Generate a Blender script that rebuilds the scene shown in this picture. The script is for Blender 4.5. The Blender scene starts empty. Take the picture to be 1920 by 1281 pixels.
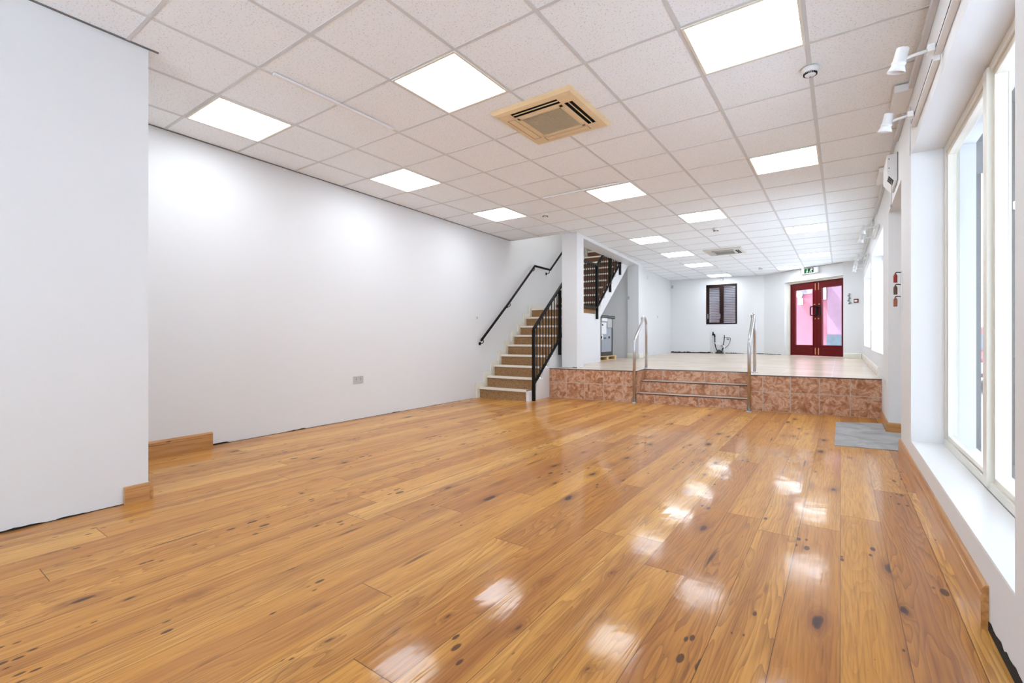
import bpy, bmesh, math, random
from mathutils import Vector, Matrix
PI = math.pi
SC = bpy.context.scene
COL = SC.collection

# ---------------------------------------------------------------- camera
CAM_H = 1.004
cd = bpy.data.cameras.new('camera')
cam = bpy.data.objects.new('camera', cd)
COL.objects.link(cam)
cam.location = (0, 0, CAM_H)
cam.rotation_euler = (PI / 2, 0, 0.613)
cd.sensor_width = 36.0
cd.sensor_fit = 'HORIZONTAL'
cd.lens = 876.7 / 1920 * 36
cd.shift_y = -(640.5 - 633.2) / 1920
cd.clip_start = 0.02
cd.clip_end = 200
SC.camera = cam

# ---------------------------------------------------------------- world, daylight, exposure
w = bpy.data.worlds.new('sky')
SC.world = w
w.use_nodes = True
bg = w.node_tree.nodes['Background']
bg.inputs[0].default_value = (0.84, 0.95, 1.07, 1)
bg.inputs[1].default_value = 2.3
SC.view_settings.view_transform = 'Standard'
SC.view_settings.look = 'None'
SC.view_settings.gamma = 1.0
SC.view_settings.use_curve_mapping = False
SC.view_settings.exposure = 1.50
sun_d = bpy.data.lights.new('sun', 'SUN')
sun_d.energy = 13.5
sun_d.color = (0.80, 0.96, 1.14)
sun_d.angle = 0.02
sun = bpy.data.objects.new('sun', sun_d)
COL.objects.link(sun)
sun.rotation_euler = Vector((0.5, -0.30, -0.8)).to_track_quat('-Z', 'Y').to_euler()
# unseen fill light added to brighten the upper stairwell walls
ld = bpy.data.lights.new('stairwell_fill', 'AREA')
ld.energy = 14
ld.size = 0.6
ld.color = (1.0, 0.98, 0.95)
lamp = bpy.data.objects.new('stairwell_fill', ld)
COL.objects.link(lamp)
lamp.location = (-4.6, 7.9, 5.3)
PANEL_STRENGTH = 4.6

# ---------------------------------------------------------------- materials
def new_mat(name):
    m = bpy.data.materials.new(name)
    m.use_nodes = True
    nt = m.node_tree
    return m, nt, nt.nodes['Principled BSDF']

def N(nt, kind, **kw):
    n = nt.nodes.new(kind)
    for k, v in kw.items():
        setattr(n, k, v)
    return n

def lk(nt, a, b):
    nt.links.new(a, b)

def math_node(nt, op, a, b=None, clamp=False):
    n = nt.nodes.new('ShaderNodeMath')
    n.operation = op
    n.use_clamp = clamp
    for i, v in enumerate((a, b)):
        if v is None:
            continue
        if isinstance(v, (int, float)):
            n.inputs[i].default_value = v
        else:
            nt.links.new(v, n.inputs[i])
    return n.outputs[0]

def ramp(nt, fac, stops, interp='LINEAR'):
    r = nt.nodes.new('ShaderNodeValToRGB')
    r.color_ramp.interpolation = interp
    el = r.color_ramp.elements
    while len(el) > 1:
        el.remove(el[-1])
    el[0].position = stops[0][0]
    el[0].color = (*stops[0][1], 1)
    for p, c in stops[1:]:
        e = el.new(p)
        e.color = (*c, 1)
    nt.links.new(fac, r.inputs[0])
    return r.outputs[0]

def plain(name, col, rough=0.5, metal=0.0, bump=0.0, bscale=60.0, var=0.0, spec=None, coat=0.0):
    m, nt, b = new_mat(name)
    b.inputs['Base Color'].default_value = (*col, 1)
    b.inputs['Roughness'].default_value = rough
    b.inputs['Metallic'].default_value = metal
    if spec is not None:
        b.inputs['Specular IOR Level'].default_value = spec
    b.inputs['Coat Weight'].default_value = coat
    tc = N(nt, 'ShaderNodeTexCoord')
    if bump > 0 or var > 0:
        no = N(nt, 'ShaderNodeTexNoise')
        no.inputs['Scale'].default_value = bscale
        no.inputs['Detail'].default_value = 4
        lk(nt, tc.outputs['Object'], no.inputs['Vector'])
        if bump > 0:
            bp = N(nt, 'ShaderNodeBump')
            bp.inputs['Strength'].default_value = bump
            bp.inputs['Distance'].default_value = 0.002
            lk(nt, no.outputs['Fac'], bp.inputs['Height'])
            lk(nt, bp.outputs['Normal'], b.inputs['Normal'])
        if var > 0:
            lo = tuple(max(0, c * (1 - var)) for c in col)
            hi = tuple(min(1, c * (1 + var)) for c in col)
            lk(nt, ramp(nt, no.outputs['Fac'], [(0.3, lo), (0.7, hi)]), b.inputs['Base Color'])
    return m

WHITE = plain('white_wall_paint', (0.76, 0.765, 0.765), 0.55, bump=0.12, bscale=45)
GLOSSW = plain('white_gloss_paint', (0.82, 0.82, 0.81), 0.3)
CREAM = plain('cream_gloss_paint', (0.80, 0.76, 0.66), 0.35, var=0.05, bscale=3)
BEIGE = plain('beige_frame_paint', (0.74, 0.71, 0.63), 0.4)
BLACKM = plain('black_metal', (0.003, 0.003, 0.003), 0.5, spec=0.2)
BLACK = plain('black_recess', (0.004, 0.004, 0.004), 0.8)
STEEL = plain('brushed_steel', (0.55, 0.55, 0.55), 0.28, metal=1.0)
WPLAST = plain('white_plastic', (0.78, 0.78, 0.77), 0.35)
GPLAST = plain('grey_plastic', (0.45, 0.45, 0.46), 0.4)
YPLAST = plain('yellowed_plastic', (0.80, 0.61, 0.36), 0.4, var=0.05, bscale=5)
YPLAST2 = plain('yellowed_plastic_grille', (0.36, 0.29, 0.19), 0.5)
OPLAST = plain('off_white_plastic', (0.62, 0.59, 0.54), 0.4)
REDP = plain('dark_red_paint', (0.115, 0.0005, 0.0015), 0.35, var=0.06, bscale=4, spec=0.25)
BROWNP = plain('dark_brown_window_paint', (0.018, 0.0035, 0.002), 0.4, spec=0.25)
BRASS = plain('brass', (0.75, 0.42, 0.22), 0.3, metal=0.8)
CARPET_DIM = plain('upper_stair_shaded_carpet', (0.16, 0.075, 0.04), 0.95, bump=0.6, bscale=300, var=0.3)  # the stair carpet again, with the upper flight's dimness put into its colour
NOSE = plain('cream_vinyl_nosing', (0.76, 0.70, 0.62), 0.45)
GRID = plain('ceiling_grid_metal', (0.66, 0.665, 0.67), 0.5)
SHADOWLINE = plain('dark_perimeter_angle', (0.16, 0.155, 0.15), 0.6)

def speckle_mat(name, base, dark, scale, thr, rough=0.85, bump=0.4):
    m, nt, b = new_mat(name)
    tc = N(nt, 'ShaderNodeTexCoord')
    n1 = N(nt, 'ShaderNodeTexNoise')
    n1.inputs['Scale'].default_value = scale
    n1.inputs['Detail'].default_value = 2
    lk(nt, tc.outputs['Object'], n1.inputs['Vector'])
    c = ramp(nt, n1.outputs['Fac'], [(thr - 0.06, dark), (thr, base)])
    lk(nt, c, b.inputs['Base Color'])
    b.inputs['Roughness'].default_value = rough
    bp = N(nt, 'ShaderNodeBump')
    bp.inputs['Strength'].default_value = bump
    bp.inputs['Distance'].default_value = 0.001
    lk(nt, n1.outputs['Fac'], bp.inputs['Height'])
    lk(nt, bp.outputs['Normal'], b.inputs['Normal'])
    return m

TILE = speckle_mat('mineral_fibre_ceiling_tile', (0.915, 0.95, 0.98), (0.70, 0.71, 0.72), 95, 0.40)
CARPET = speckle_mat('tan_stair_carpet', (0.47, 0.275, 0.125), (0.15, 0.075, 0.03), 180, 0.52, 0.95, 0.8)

# varnished knotty pine floor boards, boards run along world Y
def wood_floor():
    m, nt, b = new_mat('varnished_pine_boards')
    tc = N(nt, 'ShaderNodeTexCoord')
    sp = N(nt, 'ShaderNodeSeparateXYZ')
    lk(nt, tc.outputs['Object'], sp.inputs[0])
    X, Y = sp.outputs[0], sp.outputs[1]
    BW = 0.1775
    xs = math_node(nt, 'DIVIDE', math_node(nt, 'ADD', X, 10.0 - 0.058 + BW * 0), BW)
    bid = math_node(nt, 'FLOOR', xs)
    fx = math_node(nt, 'SUBTRACT', xs, bid)
    wn = N(nt, 'ShaderNodeTexWhiteNoise', noise_dimensions='1D')
    lk(nt, bid, wn.inputs['W'])
    off = math_node(nt, 'MULTIPLY', wn.outputs['Value'], 7.0)
    LN = 2.15
    ys = math_node(nt, 'DIVIDE', math_node(nt, 'ADD', math_node(nt, 'ADD', Y, 20.0), off), LN)
    yid = math_node(nt, 'FLOOR', ys)
    fy = math_node(nt, 'SUBTRACT', ys, yid)
    pid = math_node(nt, 'ADD', math_node(nt, 'MULTIPLY', bid, 13.37), math_node(nt, 'MULTIPLY', yid, 5.91))
    wn2 = N(nt, 'ShaderNodeTexWhiteNoise', noise_dimensions='1D')
    lk(nt, pid, wn2.inputs['W'])
    pr = wn2.outputs['Value']
    wn3 = N(nt, 'ShaderNodeTexWhiteNoise', noise_dimensions='1D')
    lk(nt, math_node(nt, 'ADD', pid, 3.3), wn3.inputs['W'])
    pr2 = wn3.outputs['Value']
    zoff = math_node(nt, 'MULTIPLY', pid, 3.7)
    # knots: stretched cells, a random few of them
    kv = N(nt, 'ShaderNodeCombineXYZ')
    lk(nt, math_node(nt, 'MULTIPLY', X, 9.0), kv.inputs[0])
    lk(nt, math_node(nt, 'MULTIPLY', Y, 3.4), kv.inputs[1])
    lk(nt, zoff, kv.inputs[2])
    kw_ = N(nt, 'ShaderNodeTexNoise')
    kw_.inputs['Scale'].default_value = 2.2
    kw_.inputs['Detail'].default_value = 2
    lk(nt, kv.outputs[0], kw_.inputs['Vector'])
    kmix = N(nt, 'ShaderNodeVectorMath', operation='MULTIPLY_ADD')
    lk(nt, kw_.outputs['Color'], kmix.inputs[0])
    kmix.inputs[1].default_value = (0.28, 0.28, 0.0)
    lk(nt, kv.outputs[0], kmix.inputs[2])
    vo = N(nt, 'ShaderNodeTexVoronoi', feature='F1')
    vo.inputs['Scale'].default_value = 1.0
    vo.inputs['Randomness'].default_value = 1.0
    lk(nt, kmix.outputs[0], vo.inputs['Vector'])
    vs = N(nt, 'ShaderNodeSeparateColor')
    lk(nt, vo.outputs['Color'], vs.inputs[0])
    sel = math_node(nt, 'GREATER_THAN', vs.outputs[0], 0.50)
    size = math_node(nt, 'MULTIPLY_ADD' if False else 'ADD', math_node(nt, 'MULTIPLY', math_node(nt, 'POWER', vs.outputs[1], 2.5), 0.15), 0.055)
    kd = math_node(nt, 'DIVIDE', vo.outputs['Distance'], size)
    # knot core and halo masks
    core = math_node(nt, 'MULTIPLY', math_node(nt, 'SUBTRACT', 1.0, math_node(nt, 'SMOOTHSTEP' if False else 'MINIMUM', math_node(nt, 'POWER', kd, 5.0), 1.0)), sel)
    halo = math_node(nt, 'MULTIPLY', math_node(nt, 'POWER', 2.718, math_node(nt, 'MULTIPLY', math_node(nt, 'MULTIPLY', kd, kd), -0.30)), sel)
    # grain rings: distorted stripes along the board, bulging around knots
    gv = N(nt, 'ShaderNodeCombineXYZ')
    lk(nt, math_node(nt, 'MULTIPLY', X, 5.5), gv.inputs[0])
    lk(nt, math_node(nt, 'MULTIPLY', Y, 0.55), gv.inputs[1])
    lk(nt, zoff, gv.inputs[2])
    n1 = N(nt, 'ShaderNodeTexNoise')
    n1.inputs['Scale'].default_value = 1.0
    n1.inputs['Detail'].default_value = 3
    n1.inputs['Roughness'].default_value = 0.45
    lk(nt, gv.outputs[0], n1.inputs['Vector'])
    gval = math_node(nt, 'ADD', math_node(nt, 'ADD', math_node(nt, 'MULTIPLY', n1.outputs['Fac'], 24.0), math_node(nt, 'MULTIPLY', X, 48.0)), math_node(nt, 'MULTIPLY', halo, 3.0))
    ring = math_node(nt, 'FRACT', gval)
    ring = math_node(nt, 'POWER', ring, 2.2)
    # fine fibres
    fv = N(nt, 'ShaderNodeCombineXYZ')
    lk(nt, math_node(nt, 'MULTIPLY', X, 130.0), fv.inputs[0])
    lk(nt, math_node(nt, 'MULTIPLY', Y, 5.0), fv.inputs[1])
    lk(nt, zoff, fv.inputs[2])
    n2 = N(nt, 'ShaderNodeTexNoise')
    n2.inputs['Scale'].default_value = 1.0
    n2.inputs['Detail'].default_value = 3
    lk(nt, fv.outputs[0], n2.inputs['Vector'])
    # broad streaks of redder heartwood
    sv = N(nt, 'ShaderNodeCombineXYZ')
    lk(nt, math_node(nt, 'MULTIPLY', X, 9.0), sv.inputs[0])
    lk(nt, math_node(nt, 'MULTIPLY', Y, 0.35), sv.inputs[1])
    lk(nt, zoff, sv.inputs[2])
    n3 = N(nt, 'ShaderNodeTexNoise')
    n3.inputs['Scale'].default_value = 1.0
    n3.inputs['Detail'].default_value = 2
    lk(nt, sv.outputs[0], n3.inputs['Vector'])
    base = ramp(nt, pr, [(0.0, (0.50, 0.200, 0.034)), (0.3, (0.60, 0.268, 0.048)), (0.65, (0.67, 0.322, 0.066)), (1.0, (0.77, 0.41, 0.105))])
    def mix(a, bb, fac, mode='MIX'):
        mx = N(nt, 'ShaderNodeMix', data_type='RGBA', blend_type=mode)
        if isinstance(fac, (int, float)):
            mx.inputs[0].default_value = fac
        else:
            lk(nt, fac, mx.inputs[0])
        for sock, v in ((mx.inputs[6], a), (mx.inputs[7], bb)):
            if isinstance(v, tuple):
                sock.default_value = (*v, 1)
            else:
                lk(nt, v, sock)
        return mx.outputs[2]
    c = mix(base, (0.36, 0.125, 0.025), math_node(nt, 'MULTIPLY', math_node(nt, 'SUBTRACT', n3.outputs['Fac'], 0.46), 2.8, True))
    c = mix(c, (0.20, 0.06, 0.010), math_node(nt, 'MULTIPLY', ring, math_node(nt, 'ADD', math_node(nt, 'MULTIPLY', pr2, 0.45), 0.14)))
    c = mix(c, (0.17, 0.055, 0.010), math_node(nt, 'MULTIPLY', math_node(nt, 'SUBTRACT', n2.outputs['Fac'], 0.45), 1.5, True))
    c = mix(c, (0.16, 0.038, 0.008), math_node(nt, 'MULTIPLY', halo, 0.7))
    c = mix(c, (0.035, 0.010, 0.005), math_node(nt, 'MULTIPLY', core, 0.90))
    # clusters of small dark pin knots
    pv = N(nt, 'ShaderNodeCombineXYZ')
    lk(nt, math_node(nt, 'MULTIPLY', X, 24.0), pv.inputs[0])
    lk(nt, math_node(nt, 'MULTIPLY', Y, 10.0), pv.inputs[1])
    lk(nt, zoff, pv.inputs[2])
    pvo = N(nt, 'ShaderNodeTexVoronoi', feature='F1')
    pvo.inputs['Scale'].default_value = 1.0
    lk(nt, pv.outputs[0], pvo.inputs['Vector'])
    pcn = N(nt, 'ShaderNodeTexNoise')
    pcn.inputs['Scale'].default_value = 0.22
    pcn.inputs['Detail'].default_value = 1
    lk(nt, pv.outputs[0], pcn.inputs['Vector'])
    pth = math_node(nt, 'MULTIPLY', math_node(nt, 'SUBTRACT', pcn.outputs['Fac'], 0.54), 1.6)
    pin = math_node(nt, 'MULTIPLY', math_node(nt, 'SUBTRACT', pth, pvo.outputs['Distance']), 14.0, True)
    c = mix(c, (0.045, 0.013, 0.006), math_node(nt, 'MULTIPLY', pin, 0.85))
    # dark splits and resin streaks
    v2 = N(nt, 'ShaderNodeCombineXYZ')
    lk(nt, math_node(nt, 'MULTIPLY', X, 26.0), v2.inputs[0])
    lk(nt, math_node(nt, 'MULTIPLY', Y, 1.7), v2.inputs[1])
    lk(nt, zoff, v2.inputs[2])
    n4 = N(nt, 'ShaderNodeTexNoise')
    n4.inputs['Scale'].default_value = 1.0
    n4.inputs['Detail'].default_value = 2
    lk(nt, v2.outputs[0], n4.inputs['Vector'])
    c = mix(c, (0.06, 0.016, 0.005), math_node(nt, 'MULTIPLY', math_node(nt, 'SUBTRACT', n4.outputs['Fac'], 0.695), 9.0, True))
    # gaps between boards and at board ends
    ex = math_node(nt, 'MINIMUM', fx, math_node(nt, 'SUBTRACT', 1.0, fx))
    ey = math_node(nt, 'MINIMUM', fy, math_node(nt, 'SUBTRACT', 1.0, fy))
    # gap width differs from board to board
    gw = math_node(nt, 'ADD', math_node(nt, 'MULTIPLY', math_node(nt, 'POWER', wn.outputs['Value'], 4.0), 0.010), 0.0045)
    gx = math_node(nt, 'LESS_THAN', ex, gw)
    gy = math_node(nt, 'LESS_THAN', ey, 0.0007)
    gap = math_node(nt, 'MAXIMUM', gx, gy)
    c = mix(c, (0.035, 0.014, 0.006), math_node(nt, 'MULTIPLY', gap, 0.8))
    lk(nt, c, b.inputs['Base Color'])
    b.inputs['Roughness'].default_value = 0.45
    b.inputs['Specular IOR Level'].default_value = 0.15
    b.inputs['Coat Weight'].default_value = 0.5
    b.inputs['Coat Roughness'].default_value = 0.075
    b.inputs['Coat IOR'].default_value = 1.42
    # worn varnish patches roughen the coat a little
    n5 = N(nt, 'ShaderNodeTexNoise')
    n5.inputs['Scale'].default_value = 3.0
    n5.inputs['Detail'].default_value = 5
    lk(nt, tc.outputs['Object'], n5.inputs['Vector'])
    cr = N(nt, 'ShaderNodeMapRange')
    cr.inputs['From Min'].default_value = 0.35
    cr.inputs['From Max'].default_value = 0.7
    cr.inputs['To Min'].default_value = 0.06
    cr.inputs['To Max'].default_value = 0.14
    lk(nt, n5.outputs['Fac'], cr.inputs['Value'])
    lk(nt, cr.outputs[0], b.inputs['Coat Roughness'])
    h = math_node(nt, 'ADD', math_node(nt, 'MULTIPLY', ring, -0.10), math_node(nt, 'MULTIPLY', gap, -1.0))
    wv = N(nt, 'ShaderNodeCombineXYZ')
    lk(nt, math_node(nt, 'MULTIPLY', X, 9.0), wv.inputs[0])
    lk(nt, math_node(nt, 'MULTIPLY', Y, 7.0), wv.inputs[1])
    n6 = N(nt, 'ShaderNodeTexNoise')
    n6.inputs['Scale'].default_value = 1.0
    n6.inputs['Detail'].default_value = 2
    lk(nt, wv.outputs[0], n6.inputs['Vector'])
    h = math_node(nt, 'ADD', h, math_node(nt, 'MULTIPLY', n6.outputs['Fac'], 0.9))
    # each board slightly cupped
    cup = math_node(nt, 'MULTIPLY', math_node(nt, 'MULTIPLY', ex, ex), 0.8)
    h = math_node(nt, 'ADD', h, cup)
    bp = N(nt, 'ShaderNodeBump')
    bp.inputs['Strength'].default_value = 0.55
    bp.inputs['Distance'].default_value = 0.0016
    lk(nt, h, bp.inputs['Height'])
    lk(nt, bp.outputs['Normal'], b.inputs['Normal'])
    lk(nt, bp.outputs['Normal'], b.inputs['Coat Normal'])
    return m
FLOORM = wood_floor()

def pine(name, axis):
    m, nt, b = new_mat(name)
    tc = N(nt, 'ShaderNodeTexCoord')
    mp = N(nt, 'ShaderNodeMapping')
    s = [38.0, 38.0, 38.0]
    s[axis] = 1.6
    mp.inputs['Scale'].default_value = s
    lk(nt, tc.outputs['Object'], mp.inputs[0])
    n1 = N(nt, 'ShaderNodeTexNoise')
    n1.inputs['Scale'].default_value = 1.0
    n1.inputs['Detail'].default_value = 4
    lk(nt, mp.outputs[0], n1.inputs['Vector'])
    mp2 = N(nt, 'ShaderNodeMapping')
    s2 = [16.0, 16.0, 16.0]
    s2[axis] = 5.0
    mp2.inputs['Scale'].default_value = s2
    lk(nt, tc.outputs['Object'], mp2.inputs[0])
    v = N(nt, 'ShaderNodeTexVoronoi')
    v.inputs['Scale'].default_value = 1.0
    lk(nt, mp2.outputs[0], v.inputs['Vector'])
    c = ramp(nt, n1.outputs['Fac'], [(0.3, (0.34, 0.135, 0.03)), (0.5, (0.50, 0.235, 0.07)), (0.75, (0.58, 0.30, 0.10))])
    k = ramp(nt, v.outputs['Distance'], [(0.07, (0.10, 0.03, 0.01)), (0.16, (1, 1, 1))])
    mx = N(nt, 'ShaderNodeMix', data_type='RGBA', blend_type='MULTIPLY')
    mx.inputs[0].default_value = 1.0
    lk(nt, c, mx.inputs[6])
    lk(nt, k, mx.inputs[7])
    lk(nt, mx.outputs[2], b.inputs['Base Color'])
    b.inputs['Roughness'].default_value = 0.3
    b.inputs['Coat Weight'].default_value = 0.4
    b.inputs['Coat Roughness'].default_value = 0.1
    return m
PINE_Y = pine('varnished_pine_skirting', 1)
PINE_X = pine('varnished_pine_skirting_across', 0)
PALLET = plain('raw_pallet_wood', (0.62, 0.43, 0.22), 0.8, bump=0.4, bscale=30, var=0.2)

def terracotta():
    m, nt, b = new_mat('terracotta_marbled_tile')
    uv = N(nt, 'ShaderNodeUVMap')
    br = N(nt, 'ShaderNodeTexBrick')
    br.offset = 0.0
    br.inputs['Scale'].default_value = 1.0
    br.inputs['Mortar Size'].default_value = 0.018
    br.inputs['Mortar Smooth'].default_value = 0.2
    br.inputs['Brick Width'].default_value = 1.0
    br.inputs['Row Height'].default_value = 1.0
    br.inputs['Color1'].default_value = (0, 0, 0, 1)
    br.inputs['Color2'].default_value = (1, 1, 1, 1)
    lk(nt, uv.outputs[0], br.inputs['Vector'])
    tc = N(nt, 'ShaderNodeTexCoord')
    n1 = N(nt, 'ShaderNodeTexNoise')
    n1.inputs['Scale'].default_value = 12.0
    n1.inputs['Detail'].default_value = 8
    n1.inputs['Roughness'].default_value = 0.62
    n1.inputs['Distortion'].default_value = 1.1
    ad = N(nt, 'ShaderNodeVectorMath', operation='MULTIPLY_ADD')
    lk(nt, br.outputs['Color'], ad.inputs[0])
    ad.inputs[1].default_value = (4, 4, 4)
    lk(nt, tc.outputs['Object'], ad.inputs[2])
    lk(nt, ad.outputs[0], n1.inputs['Vector'])
    c = ramp(nt, n1.outputs['Fac'], [(0.30, (0.24, 0.085, 0.025)), (0.42, (0.40, 0.17, 0.075)), (0.52, (0.52, 0.27, 0.155)), (0.58, (0.68, 0.45, 0.31)), (0.62, (0.48, 0.24, 0.13)), (0.72, (0.60, 0.37, 0.25)), (0.8, (0.40, 0.17, 0.07))])
    mx = N(nt, 'ShaderNodeMix', data_type='RGBA')
    lk(nt, br.outputs['Fac'], mx.inputs[0])
    lk(nt, c, mx.inputs[6])
    mx.inputs[7].default_value = (0.50, 0.43, 0.37, 1)
    lk(nt, mx.outputs[2], b.inputs['Base Color'])
    b.inputs['Roughness'].default_value = 0.4
    bp = N(nt, 'ShaderNodeBump')
    bp.inputs['Strength'].default_value = 0.5
    bp.inputs['Distance'].default_value = 0.003
    lk(nt, math_node(nt, 'SUBTRACT', 1.0, br.outputs['Fac']), bp.inputs['Height'])
    lk(nt, bp.outputs['Normal'], b.inputs['Normal'])
    return m
TERRA = terracotta()

def beige_tiles():
    m, nt, b = new_mat('beige_floor_tiles')
    tc = N(nt, 'ShaderNodeTexCoord')
    mp = N(nt, 'ShaderNodeMapping')
    mp.inputs['Location'].default_value = (0.1, 0.28, 0)
    lk(nt, tc.outputs['Object'], mp.inputs[0])
    br = N(nt, 'ShaderNodeTexBrick')
    br.offset = 0.0
    br.inputs['Scale'].default_value = 1.0
    br.inputs['Mortar Size'].default_value = 0.004
    br.inputs['Mortar Smooth'].default_value = 0.3
    br.inputs['Brick Width'].default_value = 0.6
    br.inputs['Row Height'].default_value = 0.6
    br.inputs['Color1'].default_value = (0.62, 0.49, 0.37, 1)
    br.inputs['Color2'].default_value = (0.67, 0.54, 0.42, 1)
    br.inputs['Mortar'].default_value = (0.68, 0.61, 0.54, 1)
    lk(nt, mp.outputs[0], br.inputs['Vector'])
    n1 = N(nt, 'ShaderNodeTexNoise')
    n1.inputs['Scale'].default_value = 3.0
    n1.inputs['Detail'].default_value = 6
    n1.inputs['Distortion'].default_value = 0.6
    mp2 = N(nt, 'ShaderNodeMapping')
    mp2.inputs['Scale'].default_value = (0.5, 2.4, 1)
    lk(nt, tc.outputs['Object'], mp2.inputs[0])
    lk(nt, mp2.outputs[0], n1.inputs['Vector'])
    c = ramp(nt, n1.outputs['Fac'], [(0.3, (0.82, 0.78, 0.74)), (0.6, (1, 1, 1))])
    mx = N(nt, 'ShaderNodeMix', data_type='RGBA', blend_type='MULTIPLY')
    mx.inputs[0].default_value = 0.8
    lk(nt, br.outputs['Color'], mx.inputs[6])
    lk(nt, c, mx.inputs[7])
    lk(nt, mx.outputs[2], b.inputs['Base Color'])
    b.inputs['Roughness'].default_value = 0.25
    return m
BTILE = beige_tiles()

def mat_grey():
    m, nt, b = new_mat('grey_mat_fabric')
    tc = N(nt, 'ShaderNodeTexCoord')
    n1 = N(nt, 'ShaderNodeTexNoise')
    n1.inputs['Scale'].default_value = 4.0
    n1.inputs['Detail'].default_value = 8
    n1.inputs['Distortion'].default_value = 0.8
    lk(nt, tc.outputs['Object'], n1.inputs['Vector'])
    lk(nt, ramp(nt, n1.outputs['Fac'], [(0.35, (0.29, 0.285, 0.28)), (0.65, (0.43, 0.43, 0.43))]), b.inputs['Base Color'])
    b.inputs['Roughness'].default_value = 0.8
    return m
MATM = mat_grey()

def glass(name, tint=(1, 1, 1)):
    m, nt, b = new_mat(name)
    b.inputs['Base Color'].default_value = (*tint, 1)
    b.inputs['Roughness'].default_value = 0.0
    b.inputs['Transmission Weight'].default_value = 1.0
    b.inputs['IOR'].default_value = 1.45
    # thin pane: refraction-free clear pane with a sheen
    tr = N(nt, 'ShaderNodeBsdfTransparent')
    tr.inputs[0].default_value = (*tint, 1)
    gl = N(nt, 'ShaderNodeBsdfGlossy')
    gl.inputs['Roughness'].default_value = 0.02
    lw = N(nt, 'ShaderNodeLayerWeight')
    lw.inputs[0].default_value = 0.5
    fac = math_node(nt, 'ADD', math_node(nt, 'MULTIPLY', math_node(nt, 'POWER', lw.outputs['Facing'], 4.0), 0.35), 0.02)
    mx = N(nt, 'ShaderNodeMixShader')
    out = nt.nodes['Material Output']
    lk(nt, fac, mx.inputs[0])
    lk(nt, tr.outputs[0], mx.inputs[1])
    lk(nt, gl.outputs[0], mx.inputs[2])
    lk(nt, mx.outputs[0], out.inputs[0])
    return m
GLASS = glass('clear_glass')

def emit(name, col, s):
    m, nt, b = new_mat(name)
    b.inputs['Base Color'].default_value = (*col, 1)
    b.inputs['Emission Color'].default_value = (*col, 1)
    b.inputs['Emission Strength'].default_value = s
    return m
PANEL = emit('lit_panel_diffuser', (0.91, 0.985, 1.075), PANEL_STRENGTH)

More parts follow.
